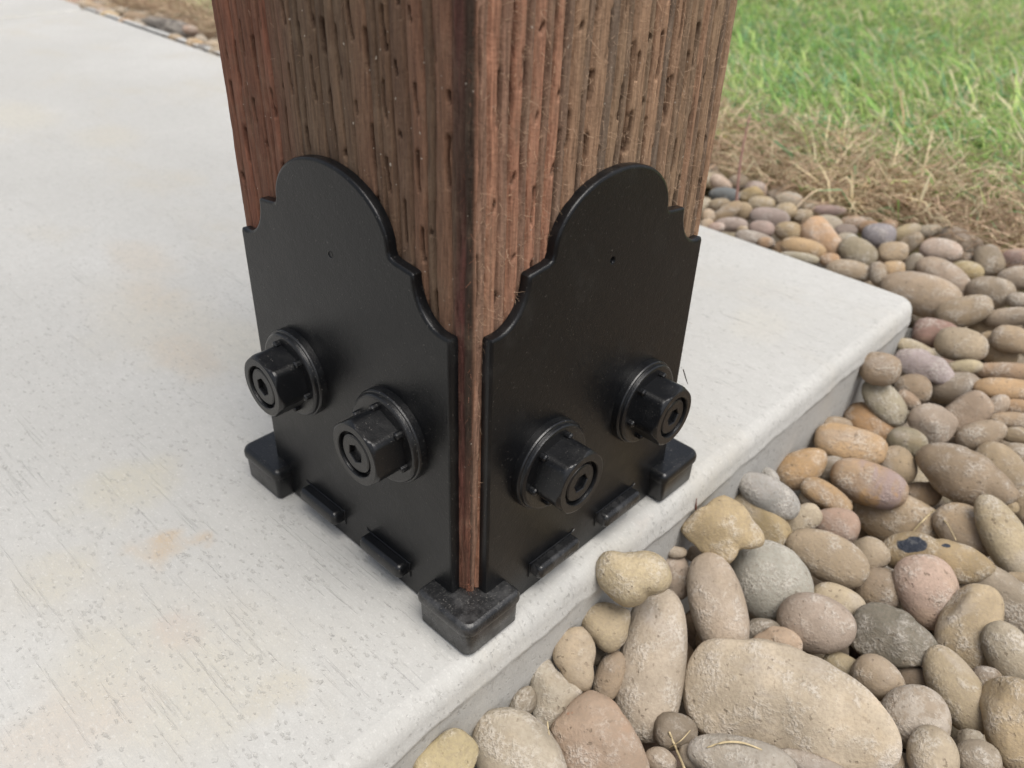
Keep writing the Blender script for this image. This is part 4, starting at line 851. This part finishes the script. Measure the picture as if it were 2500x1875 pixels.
def bar_mesh(name, L, D, Hh, r):
    pl = []
    for cx, cy, a0 in ((L/2-r, D-r, 0), (-L/2+r, D-r, math.pi/2)):
        for t in np.linspace(0, math.pi/2, 6): pl.append((cx+r*math.cos(a0+t), cy+r*math.sin(a0+t)))
    pl += [(-L/2, -.001), (L/2, -.001)]
    bm = loft(np.array(pl), [(0, .0012), (.0006, .0004), (.0016, 0), (Hh-.0022, 0), (Hh-.0010, .0004), (Hh-.0003, .0011), (Hh, .0021)], (True, True))
    return bm_mesh(name, bm)
TAB = bar_mesh('tab', .0278, .0062, .0070, .0024)
TAB.materials.append(MAT_DUSTY)
finish(TAB, 50, 2)
def slot_strip_mesh():  # raised black sheet behind each tab, standing in for the shade in its slot
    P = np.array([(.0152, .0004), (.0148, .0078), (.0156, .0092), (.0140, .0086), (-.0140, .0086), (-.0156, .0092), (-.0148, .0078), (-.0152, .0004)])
    return bm_mesh('slot_shade_strip', loft(P, [(0, 0), (.00035, .0002)], (True, True), lambda p, h: (p[0], h, p[1])))

# foot under each corner
E_, G_, FZ = .0137, .0184, .0190
def foot_mesh():
    def rc(c, r, a0, n=6): return [(c[0]+r*math.cos(a0+t), c[1]+r*math.sin(a0+t)) for t in np.linspace(0, math.pi/2, n)]
    q = math.pi/2; r = .0034
    P = rc((-E_+.0055, -E_+.0055), .0055, 2*q, 8)+rc((G_-r, -E_+r), r, 3*q)
    P += [(G_, -PT+.0030), (.0120, -PT+.0036), (.0060, .0060), (-PT+.0036, .0120), (-PT+.0030, G_)]
    P += rc((-E_+r, G_-r), r, q)
    P = np.array(P)-W/2
    rings = [(.0003, .0024), (.0016, .0014), (.0125, .0011), (.0133, .0011), (.0137, .0002), (.0145, 0), (.0165, 0), (.0178, .0005), (.0186, .0012), (FZ, .0023)]
    return bm_mesh('corner_foot', loft(P, rings, (True, True)))
FOOT = foot_mesh()

# bolt: washer, hex nut with six cast nubs, socket plug
def lathe(bm, prof, n=64, ax=lambda r, t, h: (r*math.cos(t), h, r*math.sin(t)), close0=False, close1=True):
    loops = []
    for r, h in prof:
        loops.append([bm.verts.new(ax(r if not callable(r) else r(2*math.pi*k/n), 2*math.pi*k/n, h)) for k in range(n)])
    for a, b in zip(loops, loops[1:]):
        for i in range(n): bm.faces.new((a[i], a[(i+1) % n], b[(i+1) % n], b[i]))
    if close0: bm.faces.new(loops[0][::-1])
    if close1: bm.faces.new(loops[-1])
    return loops
WR, WT, NH = .0200, .0058, .0150       # washer radius, thickness; nut length
def washer_mesh():
    bm = bmesh.new()
    lathe(bm, [(WR, 0), (WR, -.0030), (WR-.0003, -.0036), (WR-.0008, -.0038), (WR-.0009, -.0043), (WR-.0010, -.0050), (WR-.0014, -.0055), (WR-.0022, -WT), (.006, -WT)], 72)
    bmesh.ops.recalc_face_normals(bm, faces=bm.faces)
    return bm_mesh('washer', bm)
def nut_mesh():
    bm = bmesh.new(); RC = .0150; n = 96
    def rh(t):
        a = (t % (math.pi/3))-math.pi/6
        r = RC*math.cos(math.pi/6)/math.cos(a)
        return min(r, RC-.00045+.0002*math.cos(a*6))
    def ring(h, lim): return (lambda t: min(rh(t), lim), -h)
    b0 = WT-.0004; top = WT+NH-.0015
    prof = [ring(b0, 1), ring(b0+.001, 1)]
    prof += [ring(top-.0026, .0151), ring(top-.0019, .0147), ring(top-.0012, .0141), ring(top-.0006, .0135), ring(top-.0002, .0131), ring(top, .0127)]
    prof += [(.0101, -top), (.0097, -top+.0003), (.0093, -top+.0026)]
    lathe(bm, prof, n)
    for k in range(6):
        t0 = k*math.pi/3; c = ((RC-.0002)*math.cos(t0), (RC-.0002)*math.sin(t0))
        lathe(bm, [(.0016, -WT+.0003), (.0016, -WT-.0021), (.0012, -WT-.0027), (.0005, -WT-.0030)], 10,
              lambda r, t, h, c=c: (c[0]+r*math.cos(t), h, c[1]+r*math.sin(t)))
    bmesh.ops.recalc_face_normals(bm, faces=bm.faces)
    return bm_mesh('bolt', bm)
def plug_mesh():
    bm = bmesh.new(); top = WT+NH-.0015
    def hx(t): return .0041*math.cos(math.pi/6)/math.cos((t % (math.pi/3))-math.pi/6)
    lathe(bm, [(.0085, -top+.0040), (.0085, -top+.0016), (.0081, -top+.0009), (.0074, -top+.0006), (lambda t: hx(t)*1.06, -top+.0006), (hx, -top+.0009), (lambda t: hx(t)*.98, -top+.0035), (.0005, -top+.0042)], 48)
    bmesh.ops.recalc_face_normals(bm, faces=bm.faces)
    return bm_mesh('socket_plug', bm)
WASH, NUT, PLUG = washer_mesh(), nut_mesh(), plug_mesh()
for me_ in (WASH, NUT, PLUG):
    me_.materials.append(MAT_BOLT)
    finish(me_, 24, 1)
FOOT.materials.append(MAT_DUSTY)
finish(FOOT, 40, 2)
SLOT_STRIP = slot_strip_mesh(); SLOT_STRIP.materials.append(MAT_PLATE)

def child(name, me, parent, loc=(0, 0, 0), rot=(0, 0, 0)):
    o = bpy.data.objects.new(name, me); COL.objects.link(o)
    o.parent = parent; o.location = loc; o.rotation_euler = rot
    return o
TAB_CLEAN = TAB.copy(); TAB_CLEAN.materials.clear(); TAB_CLEAN.materials.append(MAT_FOOT)
FOOT_CLEAN = FOOT.copy(); FOOT_CLEAN.materials.clear(); FOOT_CLEAN.materials.append(MAT_FOOT)
PLATE_A, PLATE_B = plate_mesh(True), plate_mesh(False)
for pm in (PLATE_A, PLATE_B):
    pm.materials.append(MAT_PLATE)
    finish(pm, 35, 1)
# side 0 faces the stones (-y), side 3 faces the open slab (-x), the other two are the far sides
BOLTS = {0: [(.0384, .0710, 10), (.1016, .0712, 8)], 3: [(.1016, .0843, 38), (.0384, .0841, 47)],
         1: [(.0384, .0843, 20), (.1016, .0843, 30)], 2: [(.0384, .0710, 25), (.1016, .0710, 5)]}
for sd_ in range(4):
    rz = sd_*math.pi/2
    rot = Matrix.Rotation(rz, 3, 'Z')
    pl = child('side_plate', PLATE_A if sd_ in (0, 1, 2) else PLATE_B, base, (0, 0, 0), (0, 0, rz))
    for uc in (.0469, .0931):
        tb = child('tab', TAB if sd_ == 0 else TAB_CLEAN, pl, (uc-W/2, -W/2-PT, .0104), (0, 0, math.pi))
        child('slot_shade_strip', SLOT_STRIP, pl, (uc-W/2, -W/2-PT-.0002, .0092), (0, 0, math.pi))
    for (bu, bz, ang) in BOLTS[sd_]:
        lx = Vector((bu-W/2, -W/2-PT, bz)); lx = rot @ lx
        b = child('bolt', NUT, base, lx)
        b.rotation_mode = 'QUATERNION'
        b.rotation_quaternion = (Matrix.Rotation(rz, 3, 'Z') @ Matrix.Rotation(-R(ang), 3, 'Y')).to_quaternion()
        child('washer', WASH, b); child('socket_plug', PLUG, b, (0, 0, 0), (0, R(13), 0))
    child('corner_foot', FOOT if sd_ == 0 else FOOT_CLEAN, base, (0, 0, 0), (0, 0, rz))

# ------------------------------------------------------------------ stones
_ico = {}
def ico(sub):
    if sub not in _ico:
        bm = bmesh.new(); bmesh.ops.create_icosphere(bm, subdivisions=sub, radius=1)
        V = np.array([v.co[:] for v in bm.verts]); F = np.array([[v.index for v in f.verts] for f in bm.faces]); bm.free()
        V /= np.linalg.norm(V, axis=1)[:, None]
        _ico[sub] = (V, F)
    return _ico[sub]
def lumps(Nn, rg, f, k, amp):
    s = np.zeros(len(Nn))
    for _ in range(k):
        d = rg.normal(size=3); d /= np.linalg.norm(d)
        s += np.sin(Nn@d*f*rg.uniform(.7, 1.3)+rg.uniform(0, 6.3))
    return amp*s/math.sqrt(k)
def stone_verts(Nn, ax, shape, rg):
    r = np.ones(len(Nn)); D = Nn.copy()
    if shape in 'bo' or shape == 'f':
        e = rg.uniform(2.6, 3.2) if shape == 'b' else rg.uniform(2.1, 2.45)
        r = (np.abs(Nn)**e).sum(1)**(-1/e)
        r /= 1+.35*(e-2)*.12
    r = r*(1+lumps(Nn, rg, 1.6, 5, .045)+lumps(Nn, rg, 3.6, 6, .018))
    if shape == 'l': r = r*(1+lumps(Nn, rg, 4.2, 5, .055))
    if shape == 'b': r = r*(1+lumps(Nn, rg, 5.0, 6, .014))
    if shape == 'r':
        e = 2.9; r = r*(np.abs(Nn)**e).sum(1)**(-1/e)*1.02
        for _ in range(7):
            d = rg.normal(size=3); d /= np.linalg.norm(d); c = Nn@d
            lim = np.minimum(rg.uniform(.84, .98)/np.maximum(c, 1e-3), 3)
            r = -np.log(np.exp(-20*r)+np.exp(-20*lim))/20
        r = r*(1.04+lumps(Nn, rg, 5.5, 7, .020)+lumps(Nn, rg, 11, 8, .010)+lumps(Nn, rg, 20, 8, .006))
    if shape == 'g':
        r = r*1.16
        for _ in range(12):
            d = rg.normal(size=3); d /= np.linalg.norm(d); c = Nn@d
            lim = rg.uniform(.66, .88)/np.maximum(c, 1e-3)
            k = 48.; lim = np.minimum(lim, 3)
            r = -np.log(np.exp(-k*r)+np.exp(-k*lim))/k
        r = r*(1+lumps(Nn, rg, 9, 6, .012))
    r = r*(1+lumps(Nn, rg, 13, 8, .0035)+lumps(Nn, rg, 26, 8, .0016))
    P = Nn*r[:, None]
    x = P[:, 0].copy()
    if shape == 'e': P[:, 1:] *= (1-.20*x)[:, None]
    elif shape == 'p': P[:, 1:] *= (1-.50*np.clip(x, 0, 1.2)**1.4)[:, None]; P[:, 0] *= 1.05
    elif shape == 'f': P[:, 1:] *= (1-.34*np.clip(x, 0, 1.2))[:, None]
    else:
        tp = rg.uniform(-.13, .13); P[:, 1:] *= (1+tp*x)[:, None]
        bd = rg.uniform(-.08, .08); P[:, 1] += bd*(x**2-.35)
    return P*ax
def traced_verts(Nn, outline, C, shape, rg):
    """rock whose widest section follows a given outline; thickness C either side, worn facets on its faces"""
    O = np.array(outline); th = np.arctan2(O[:, 1], O[:, 0]); rr = np.hypot(O[:, 0], O[:, 1]); k = np.argsort(th); th, rr = th[k], rr[k]
    g = np.linspace(-math.pi, math.pi, 361)
    rho = np.interp(g, np.r_[th-2*math.pi, th, th+2*math.pi], np.r_[rr, rr, rr])
    w = np.array([1, 2, 3, 4, 3, 2, 1.]); w /= w.sum()
    if shape not in 'g': rho = np.convolve(np.r_[rho[-7:-1], rho, rho[1:7]], np.ones(9)/9, 'same')[6:-6]
    s = np.hypot(Nn[:, 0], Nn[:, 1]); t = np.arctan2(Nn[:, 1], Nn[:, 0])
    e = {'g': 2.7, 'r': 2.9, 'l': 2.2}.get(shape, 2.15)
    sc = (s**e+np.abs(Nn[:, 2])**e)**(-1/e)
    m = 1+lumps(Nn, rg, 1.8, 5, .018)+lumps(Nn, rg, 13, 8, .0035)
    if shape in 'gr': m = m+lumps(Nn, rg, 7, 7, .012)+lumps(Nn, rg, 18, 8, .006)
    if shape == 'l': m = m+lumps(Nn, rg, 5, 6, .022)
    U = Nn*(sc*m)[:, None]                         # unit space
    if shape in 'gr':
        kk = 60. if shape == 'g' else 34.; lo = .60 if shape == 'g' else .68
        for d, lim in (((.1, -.66, -.75), lo+.04), ((-.2, .42, -.88), lo+.06), ((.66, .1, -.74), lo+.12), ((-.7, -.1, -.7), lo+.12)):
            d = np.array(d); d /= np.linalg.norm(d); q = U@d
            over = np.log1p(np.exp(np.clip(kk*(q-lim), -40, 40)))/kk
            U = U-over[:, None]*np.array((0, 0, d[2]))[None]/abs(d[2])*.9*np.sign(1)*(1)
    R_ = np.interp(t, g, rho)
    return np.c_[U[:, 0]*R_, U[:, 1]*R_, U[:, 2]*C]
for i, (x, y, z, a, b, c, ex, ey, ez, col, shape, extra, label, outline) in enumerate(STONES):
    near = a > .012 and x < .42 and y < .1
    Nn, F = ico(5 if a > .045 else 4 if near else 3)
    rg = np.random.default_rng(1000+i)
    me = mesh_np('river_stone', stone_verts(Nn, np.array([a, b, c]), shape, rg) if outline is None else traced_verts(Nn, outline, c, shape, rg), tris=F)
    o = link_mesh('river_stone', me, MAT_STONE['flint' if shape == 'f' else extra])
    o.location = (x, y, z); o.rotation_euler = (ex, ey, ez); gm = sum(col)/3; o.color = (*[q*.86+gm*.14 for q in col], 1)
    tag(o, label, 'stone', 'river stones in the bed beside the slab')

# smaller stones filling the bed underneath and out of frame: one mass
def bed_z(x, y): return np.interp(x, [-.3, 0, .24, .36, .46, .6, 3], [-.050, -.050, -.053, -.050, -.026, -.012, -.012])
SP = np.array([s[:3] for s in STONES]); SR = np.array([max(s[3], s[4]) for s in STONES])
bv, bf, bc, off = [], [], [], 0
rg = np.random.default_rng(77)
Nn, F = ico(3)
pal = np.array([[.47, .39, .29], [.40, .33, .25], [.5, .42, .33], [.44, .31, .2], [.36, .33, .29], [.52, .45, .33], [.46, .34, .28]])
def bed_area(x0, x1, y0, y1, st):
    for gx in np.arange(x0, x1, st):
        for gy in np.arange(y0, y1, st): yield gx+rg.uniform(-.4, .4)*st, gy+rg.uniform(-.4, .4)*st
for layer in (0, 1):
    for (x, y) in list(bed_area(-.34, .62, -.44, -.034, .021))+list(bed_area(.474, .64, -.034, .7, .021))+list(bed_area(.476, .600, .7, 2.3, .022)):
        d = np.hypot(SP[:, 0]-x, SP[:, 1]-y)
        ax = np.array([rg.uniform(.011, .019), rg.uniform(.009, .014), rg.uniform(.007, .011)])
        zb = float(bed_z(x, y))
        cov = d < SR*.95+.010
        if layer == 0:
            z = zb-.040+rg.uniform(-.004, .004)
            if cov.any(): z = min(z, float((SP[cov, 2]-SR[cov]*.45).min())-.014)
            z = max(z, -.105)
        else:
            if cov.any() or (y > .7 and (d < SR+.022).any()): continue
            z = zb-.008+rg.uniform(-.004, .004)+(.004 if y > .7 else 0)
        if x < .474: ax *= 1
        Rm = np.array(Matrix.Rotation(rg.uniform(0, 6.3), 3, 'Z') @ Matrix.Rotation(rg.normal()*.35, 3, 'X') @ Matrix.Rotation(rg.normal()*.35, 3, 'Y'))
        P = stone_verts(Nn, ax, 'bolg'[min(3, int(rg.integers(0, 6)*.7))] if False else ('o' if rg.random() < .7 else 'b'), rg) @ Rm.T
        # nothing pokes into the slab
        over = P[:, 1].max()+y+.019
        yy = y-over if (over > 0 and x < .455) else y
        if y > -.02:
            sh = .458+.0125*y-(P[:, 0].min()+x)
            if sh > 0: x = x+sh
        P += np.array([x, yy, z])
        bv.append(P); bf.append(F+off); off += len(P)
        bc.append(np.repeat(pal[rg.integers(len(pal))][None]*rg.uniform(.75, 1.1), len(P), 0))
for y in np.arange(.22, 2.3, .014):
    for row in (0, 1):
        if row == 1 and y > .7 and (np.hypot(SP[:, 0]-.497, SP[:, 1]-y) < SR*.9+.016).any(): continue
        if row == 0 and (y < .5 or (np.hypot(SP[:, 0]-(.470+.0108*y), SP[:, 1]-y) < SR*.8+.006).any()): continue
        ax = np.array([rg.uniform(.012, .018), rg.uniform(.010, .014), rg.uniform(.008, .011)])
        Rm = np.array(Matrix.Rotation(rg.uniform(0, 6.3), 3, 'Z') @ Matrix.Rotation(rg.normal()*.3, 3, 'X'))
        P = stone_verts(Nn, ax, 'o', rg) @ Rm.T
        x = .4570+.0108*y-P[:, 0].min()+.022*row+abs(rg.normal())*.002
        P += np.array([x, y+rg.normal()*.004, (-.016 if y < .35 else -.009)+rg.uniform(-.003, .004)])
        bv.append(P); bf.append(F+off); off += len(P)
        bc.append(np.repeat(pal[rg.integers(len(pal))][None]*rg.uniform(.75, 1.1), len(P), 0))
me = mesh_np('pebble_bed', np.concatenate(bv), tris=np.concatenate(bf))
set_color_attr(me, 'pebble', np.concatenate(bc))
MB = stone_material('bed')
for lk in list(MB.node_tree.links):
    if lk.from_node.type == 'OBJECT_INFO' and lk.from_socket.name == 'Color':
        ts = lk.to_socket; MB.node_tree.links.remove(lk)
        at = MB.node_tree.nodes.new('ShaderNodeAttribute'); at.attribute_name = 'pebble'
        MB.node_tree.links.new(at.outputs['Color'], ts)
pb = link_mesh('pebble_bed', me, MB)
tag(pb, 'mass of smaller pebbles filling the bed beneath the larger stones', 'pebbles', kind='stuff')

# ------------------------------------------------------------------ grass
def blades(name, roots, heading, lean, length, width, cols, seed, bend=.6):
    rg = np.random.default_rng(seed); n = len(roots); T = np.array([0, .38, .74, 1.])
    hd = np.c_[np.cos(heading), np.sin(heading), np.zeros(n)]
    sd_ = np.c_[-np.sin(heading+rg.normal(size=n)*.6), np.cos(heading+rg.normal(size=n)*.6), rg.normal(size=n)*.2]
    C = np.zeros((n, 4, 3)); pos = roots.copy(); C[:, 0] = pos
    for k in range(1, 4):
        a = lean+bend*T[k]*rg.uniform(.5, 1.5, n)
        st_ = (T[k]-T[k-1])*length
        pos = pos+hd*(np.sin(a)*st_)[:, None]; pos[:, 2] += np.cos(a)*st_
        C[:, k] = pos
    wf = np.array([.8, 1., .65])
    L = C[:, :3]-sd_[:, None, :]*(width[:, None]*wf/2)[..., None]; Rr = C[:, :3]+sd_[:, None, :]*(width[:, None]*wf/2)[..., None]
    V = np.concatenate([np.stack([L, Rr], 2).reshape(n, 6, 3), C[:, 3:4]], 1).reshape(-1, 3)
    b = np.arange(n)*7
    Q = np.concatenate([np.stack([b+k, b+k+1, b+k+3, b+k+2], -1) for k in (0, 2)]); Tt = np.stack([b+4, b+5, b+6], -1)
    me = mesh_np(name, V, quads=Q, tris=Tt)
    set_color_attr(me, 'blade', np.repeat(cols, 7, 0))
    return me
rg = np.random.default_rng(31)
MAT_BLADE = blade_material('grass_blade', 'blade', .45)
rg = np.random.default_rng(11)
n = 175000
x = LAWN_X+.01+3.0*rg.random(n)**1.7; y = -.75+(1.2+2.4*rg.random(n)**1.0)*rg.random(n)
y = rg.uniform(-.55, 2.6, n)
keep = (y > -.45+.10*(x-.6)) & (y < 2.6)
x, y = x[keep], y[keep]; n = len(x)
dx = x-lawn_edge(y)
pn = .5+.25*np.sin(x*7+y*3)+.25*np.sin(y*11-x*5)+.15*np.sin(x*23+y*17)
keep = rg.random(n) < np.clip((dx-.045)/np.where(y > .8, .05, .16), .02, 1)
x, y, dx, pn = x[keep], y[keep], dx[keep], pn[keep]; n = len(x)
roots = np.c_[x, y, np.full(n, -.012)]
kind = rg.random(n)
g1 = np.array([.26, .43, .12]); g2 = np.array([.48, .60, .22]); g3 = np.array([.24, .42, .22]); st = np.array([.80, .72, .48])
dryp = np.clip(.14+.55*np.exp(-dx/.14)+.22*(pn > .82), 0, .9)
cols = np.where((kind < dryp)[:, None], st*rg.uniform(.55, 1.1, (n, 1)), np.where((rg.random(n) < .35+.4*(pn-.5))[:, None], g2, np.where((rg.random(n) < .4)[:, None], g3, g1))*rg.uniform(.7, 1.3, (n, 1)))
me = blades('grass', roots, rg.normal(size=n)*1.1+2.6+.8*np.sin(x*4+y*2), np.abs(rg.normal(size=n)*.38), rg.uniform(.022, .085, n)*np.where(pn > .7, 1.15, .9), np.exp(rg.normal(size=n)*.45)*.0021, cols, 12, 1.5)
go = link_mesh('grass', me, MAT_BLADE)
# tufts of long dry blades leaning over the stones
cy_ = rg.uniform(-.3, 1.0, 46); cx_ = lawn_edge(cy_)+.02+np.abs(rg.normal(size=46))*.12
ci = rg.integers(0, 46, 1500); nt_ = len(ci)
rt_ = np.c_[cx_[ci]+rg.normal(size=nt_)*.010, cy_[ci]+rg.normal(size=nt_)*.012, np.full(nt_, -.012)]
ct_ = np.where(rg.random((nt_, 1)) < .75, np.array([.82, .70, .46]), np.array([.62, .46, .28]))*rg.uniform(.7, 1.1, (nt_, 1))
mt_ = blades('dry_tufts', rt_, rg.uniform(0, 6.3, nt_), np.abs(rg.normal(size=nt_)*.5)+.15, rg.uniform(.03, .10, nt_), rg.uniform(.0012, .0030, nt_), ct_, 14, 1.3)
dt_ = link_mesh('dry_tufts', mt_, MAT_BLADE)
tag(dt_, 'tufts of long straw coloured grass along the edge of the lawn', 'dry grass', kind='stuff')
tag(go, 'green lawn grass with straw coloured blades behind the stones', 'grass', kind='stuff')
# dry brown thatch along the stone bed
n = 26000
y = rg.uniform(-.4, 2.4, n); x = lawn_edge(y)+.002+np.abs(rg.normal(size=n))*np.where(y > .8, .03, .085)
zc = -.024+rg.random(n)*.024+np.clip((x-lawn_edge(y))*.18, 0, .02)
dirs = np.c_[rg.normal(size=(n, 2)), rg.normal(size=n)*.28+.05]
br = rg.random(n)[:, None]
cols = np.where(br < .62, np.array([.50, .36, .25]), np.where(br < .82, np.array([.66, .52, .36]), np.array([.76, .66, .44])))*rg.uniform(.6, 1.2, (n, 1))
me = strands('dry_grass', np.c_[x, y, zc], dirs, rg.uniform(.012, .045, n), rg.uniform(.0008, .0018, n), cols, .6, 13)
dgo = link_mesh('dry_grass', me, blade_material('dry_grass_blade', 'strand', .2))
tag(dgo, 'dry brown thatch between the stones and the green lawn', 'dry grass', kind='stuff')

# ------------------------------------------------------------------ single straws, needles and splinters
def tube(name, pts, rads, mat, sides=6):
    P = [Vector(p) for p in pts]; V, F = [], []
    # smooth the path
    Q, rr = [], []
    for i in range(len(P)-1):
        p0, p1, p2, p3 = P[max(i-1, 0)], P[i], P[i+1], P[min(i+2, len(P)-1)]
        for k in range(5):
            t = k/5
            Q.append(.5*((2*p1)+(p2-p0)*t+(2*p0-5*p1+4*p2-p3)*t*t+(-p0+3*p1-3*p2+p3)*t**3)); rr.append(rads[i]*(1-t)+rads[i+1]*t)
    Q.append(P[-1]); rr.append(rads[-1])
    for i, q in enumerate(Q):
        d = (Q[min(i+1, len(Q)-1)]-Q[max(i-1, 0)]).normalized()
        a = d.orthogonal().normalized(); b = d.cross(a)
        for k in range(sides):
            t = 2*math.pi*k/sides; V.append(q+(a*math.cos(t)+b*math.sin(t))*rr[i])
    for i in range(len(Q)-1):
        for k in range(sides):
            k2 = (k+1) % sides; F.append((i*sides+k, i*sides+k2, (i+1)*sides+k2, (i+1)*sides+k))
    F.append(tuple(range(sides))[::-1]); F.append(tuple((len(Q)-1)*sides+k for k in range(sides)))
    return link_mesh(name, mesh_from(name, V, F), mat)
MAT_STRAW = plain('straw', (.52, .42, .25)); MAT_SPL = plain('dark_splinter', (.05, .04, .035)); MAT_NEEDLE = plain('red_brown_needle', (.16, .05, .03)); MAT_STEM = plain('pink_stem', (.42, .24, .2))
for name, pts, rads, mk, label in TWIGS:
    o = tube(name, pts, rads, {'straw': MAT_STRAW, 'spl': MAT_SPL, 'needle': MAT_NEEDLE, 'stem': MAT_STEM}[mk])
    tag(o, label, {'straw': 'straw', 'spl': 'splinter', 'needle': 'pine needle', 'stem': 'stem'}[mk])
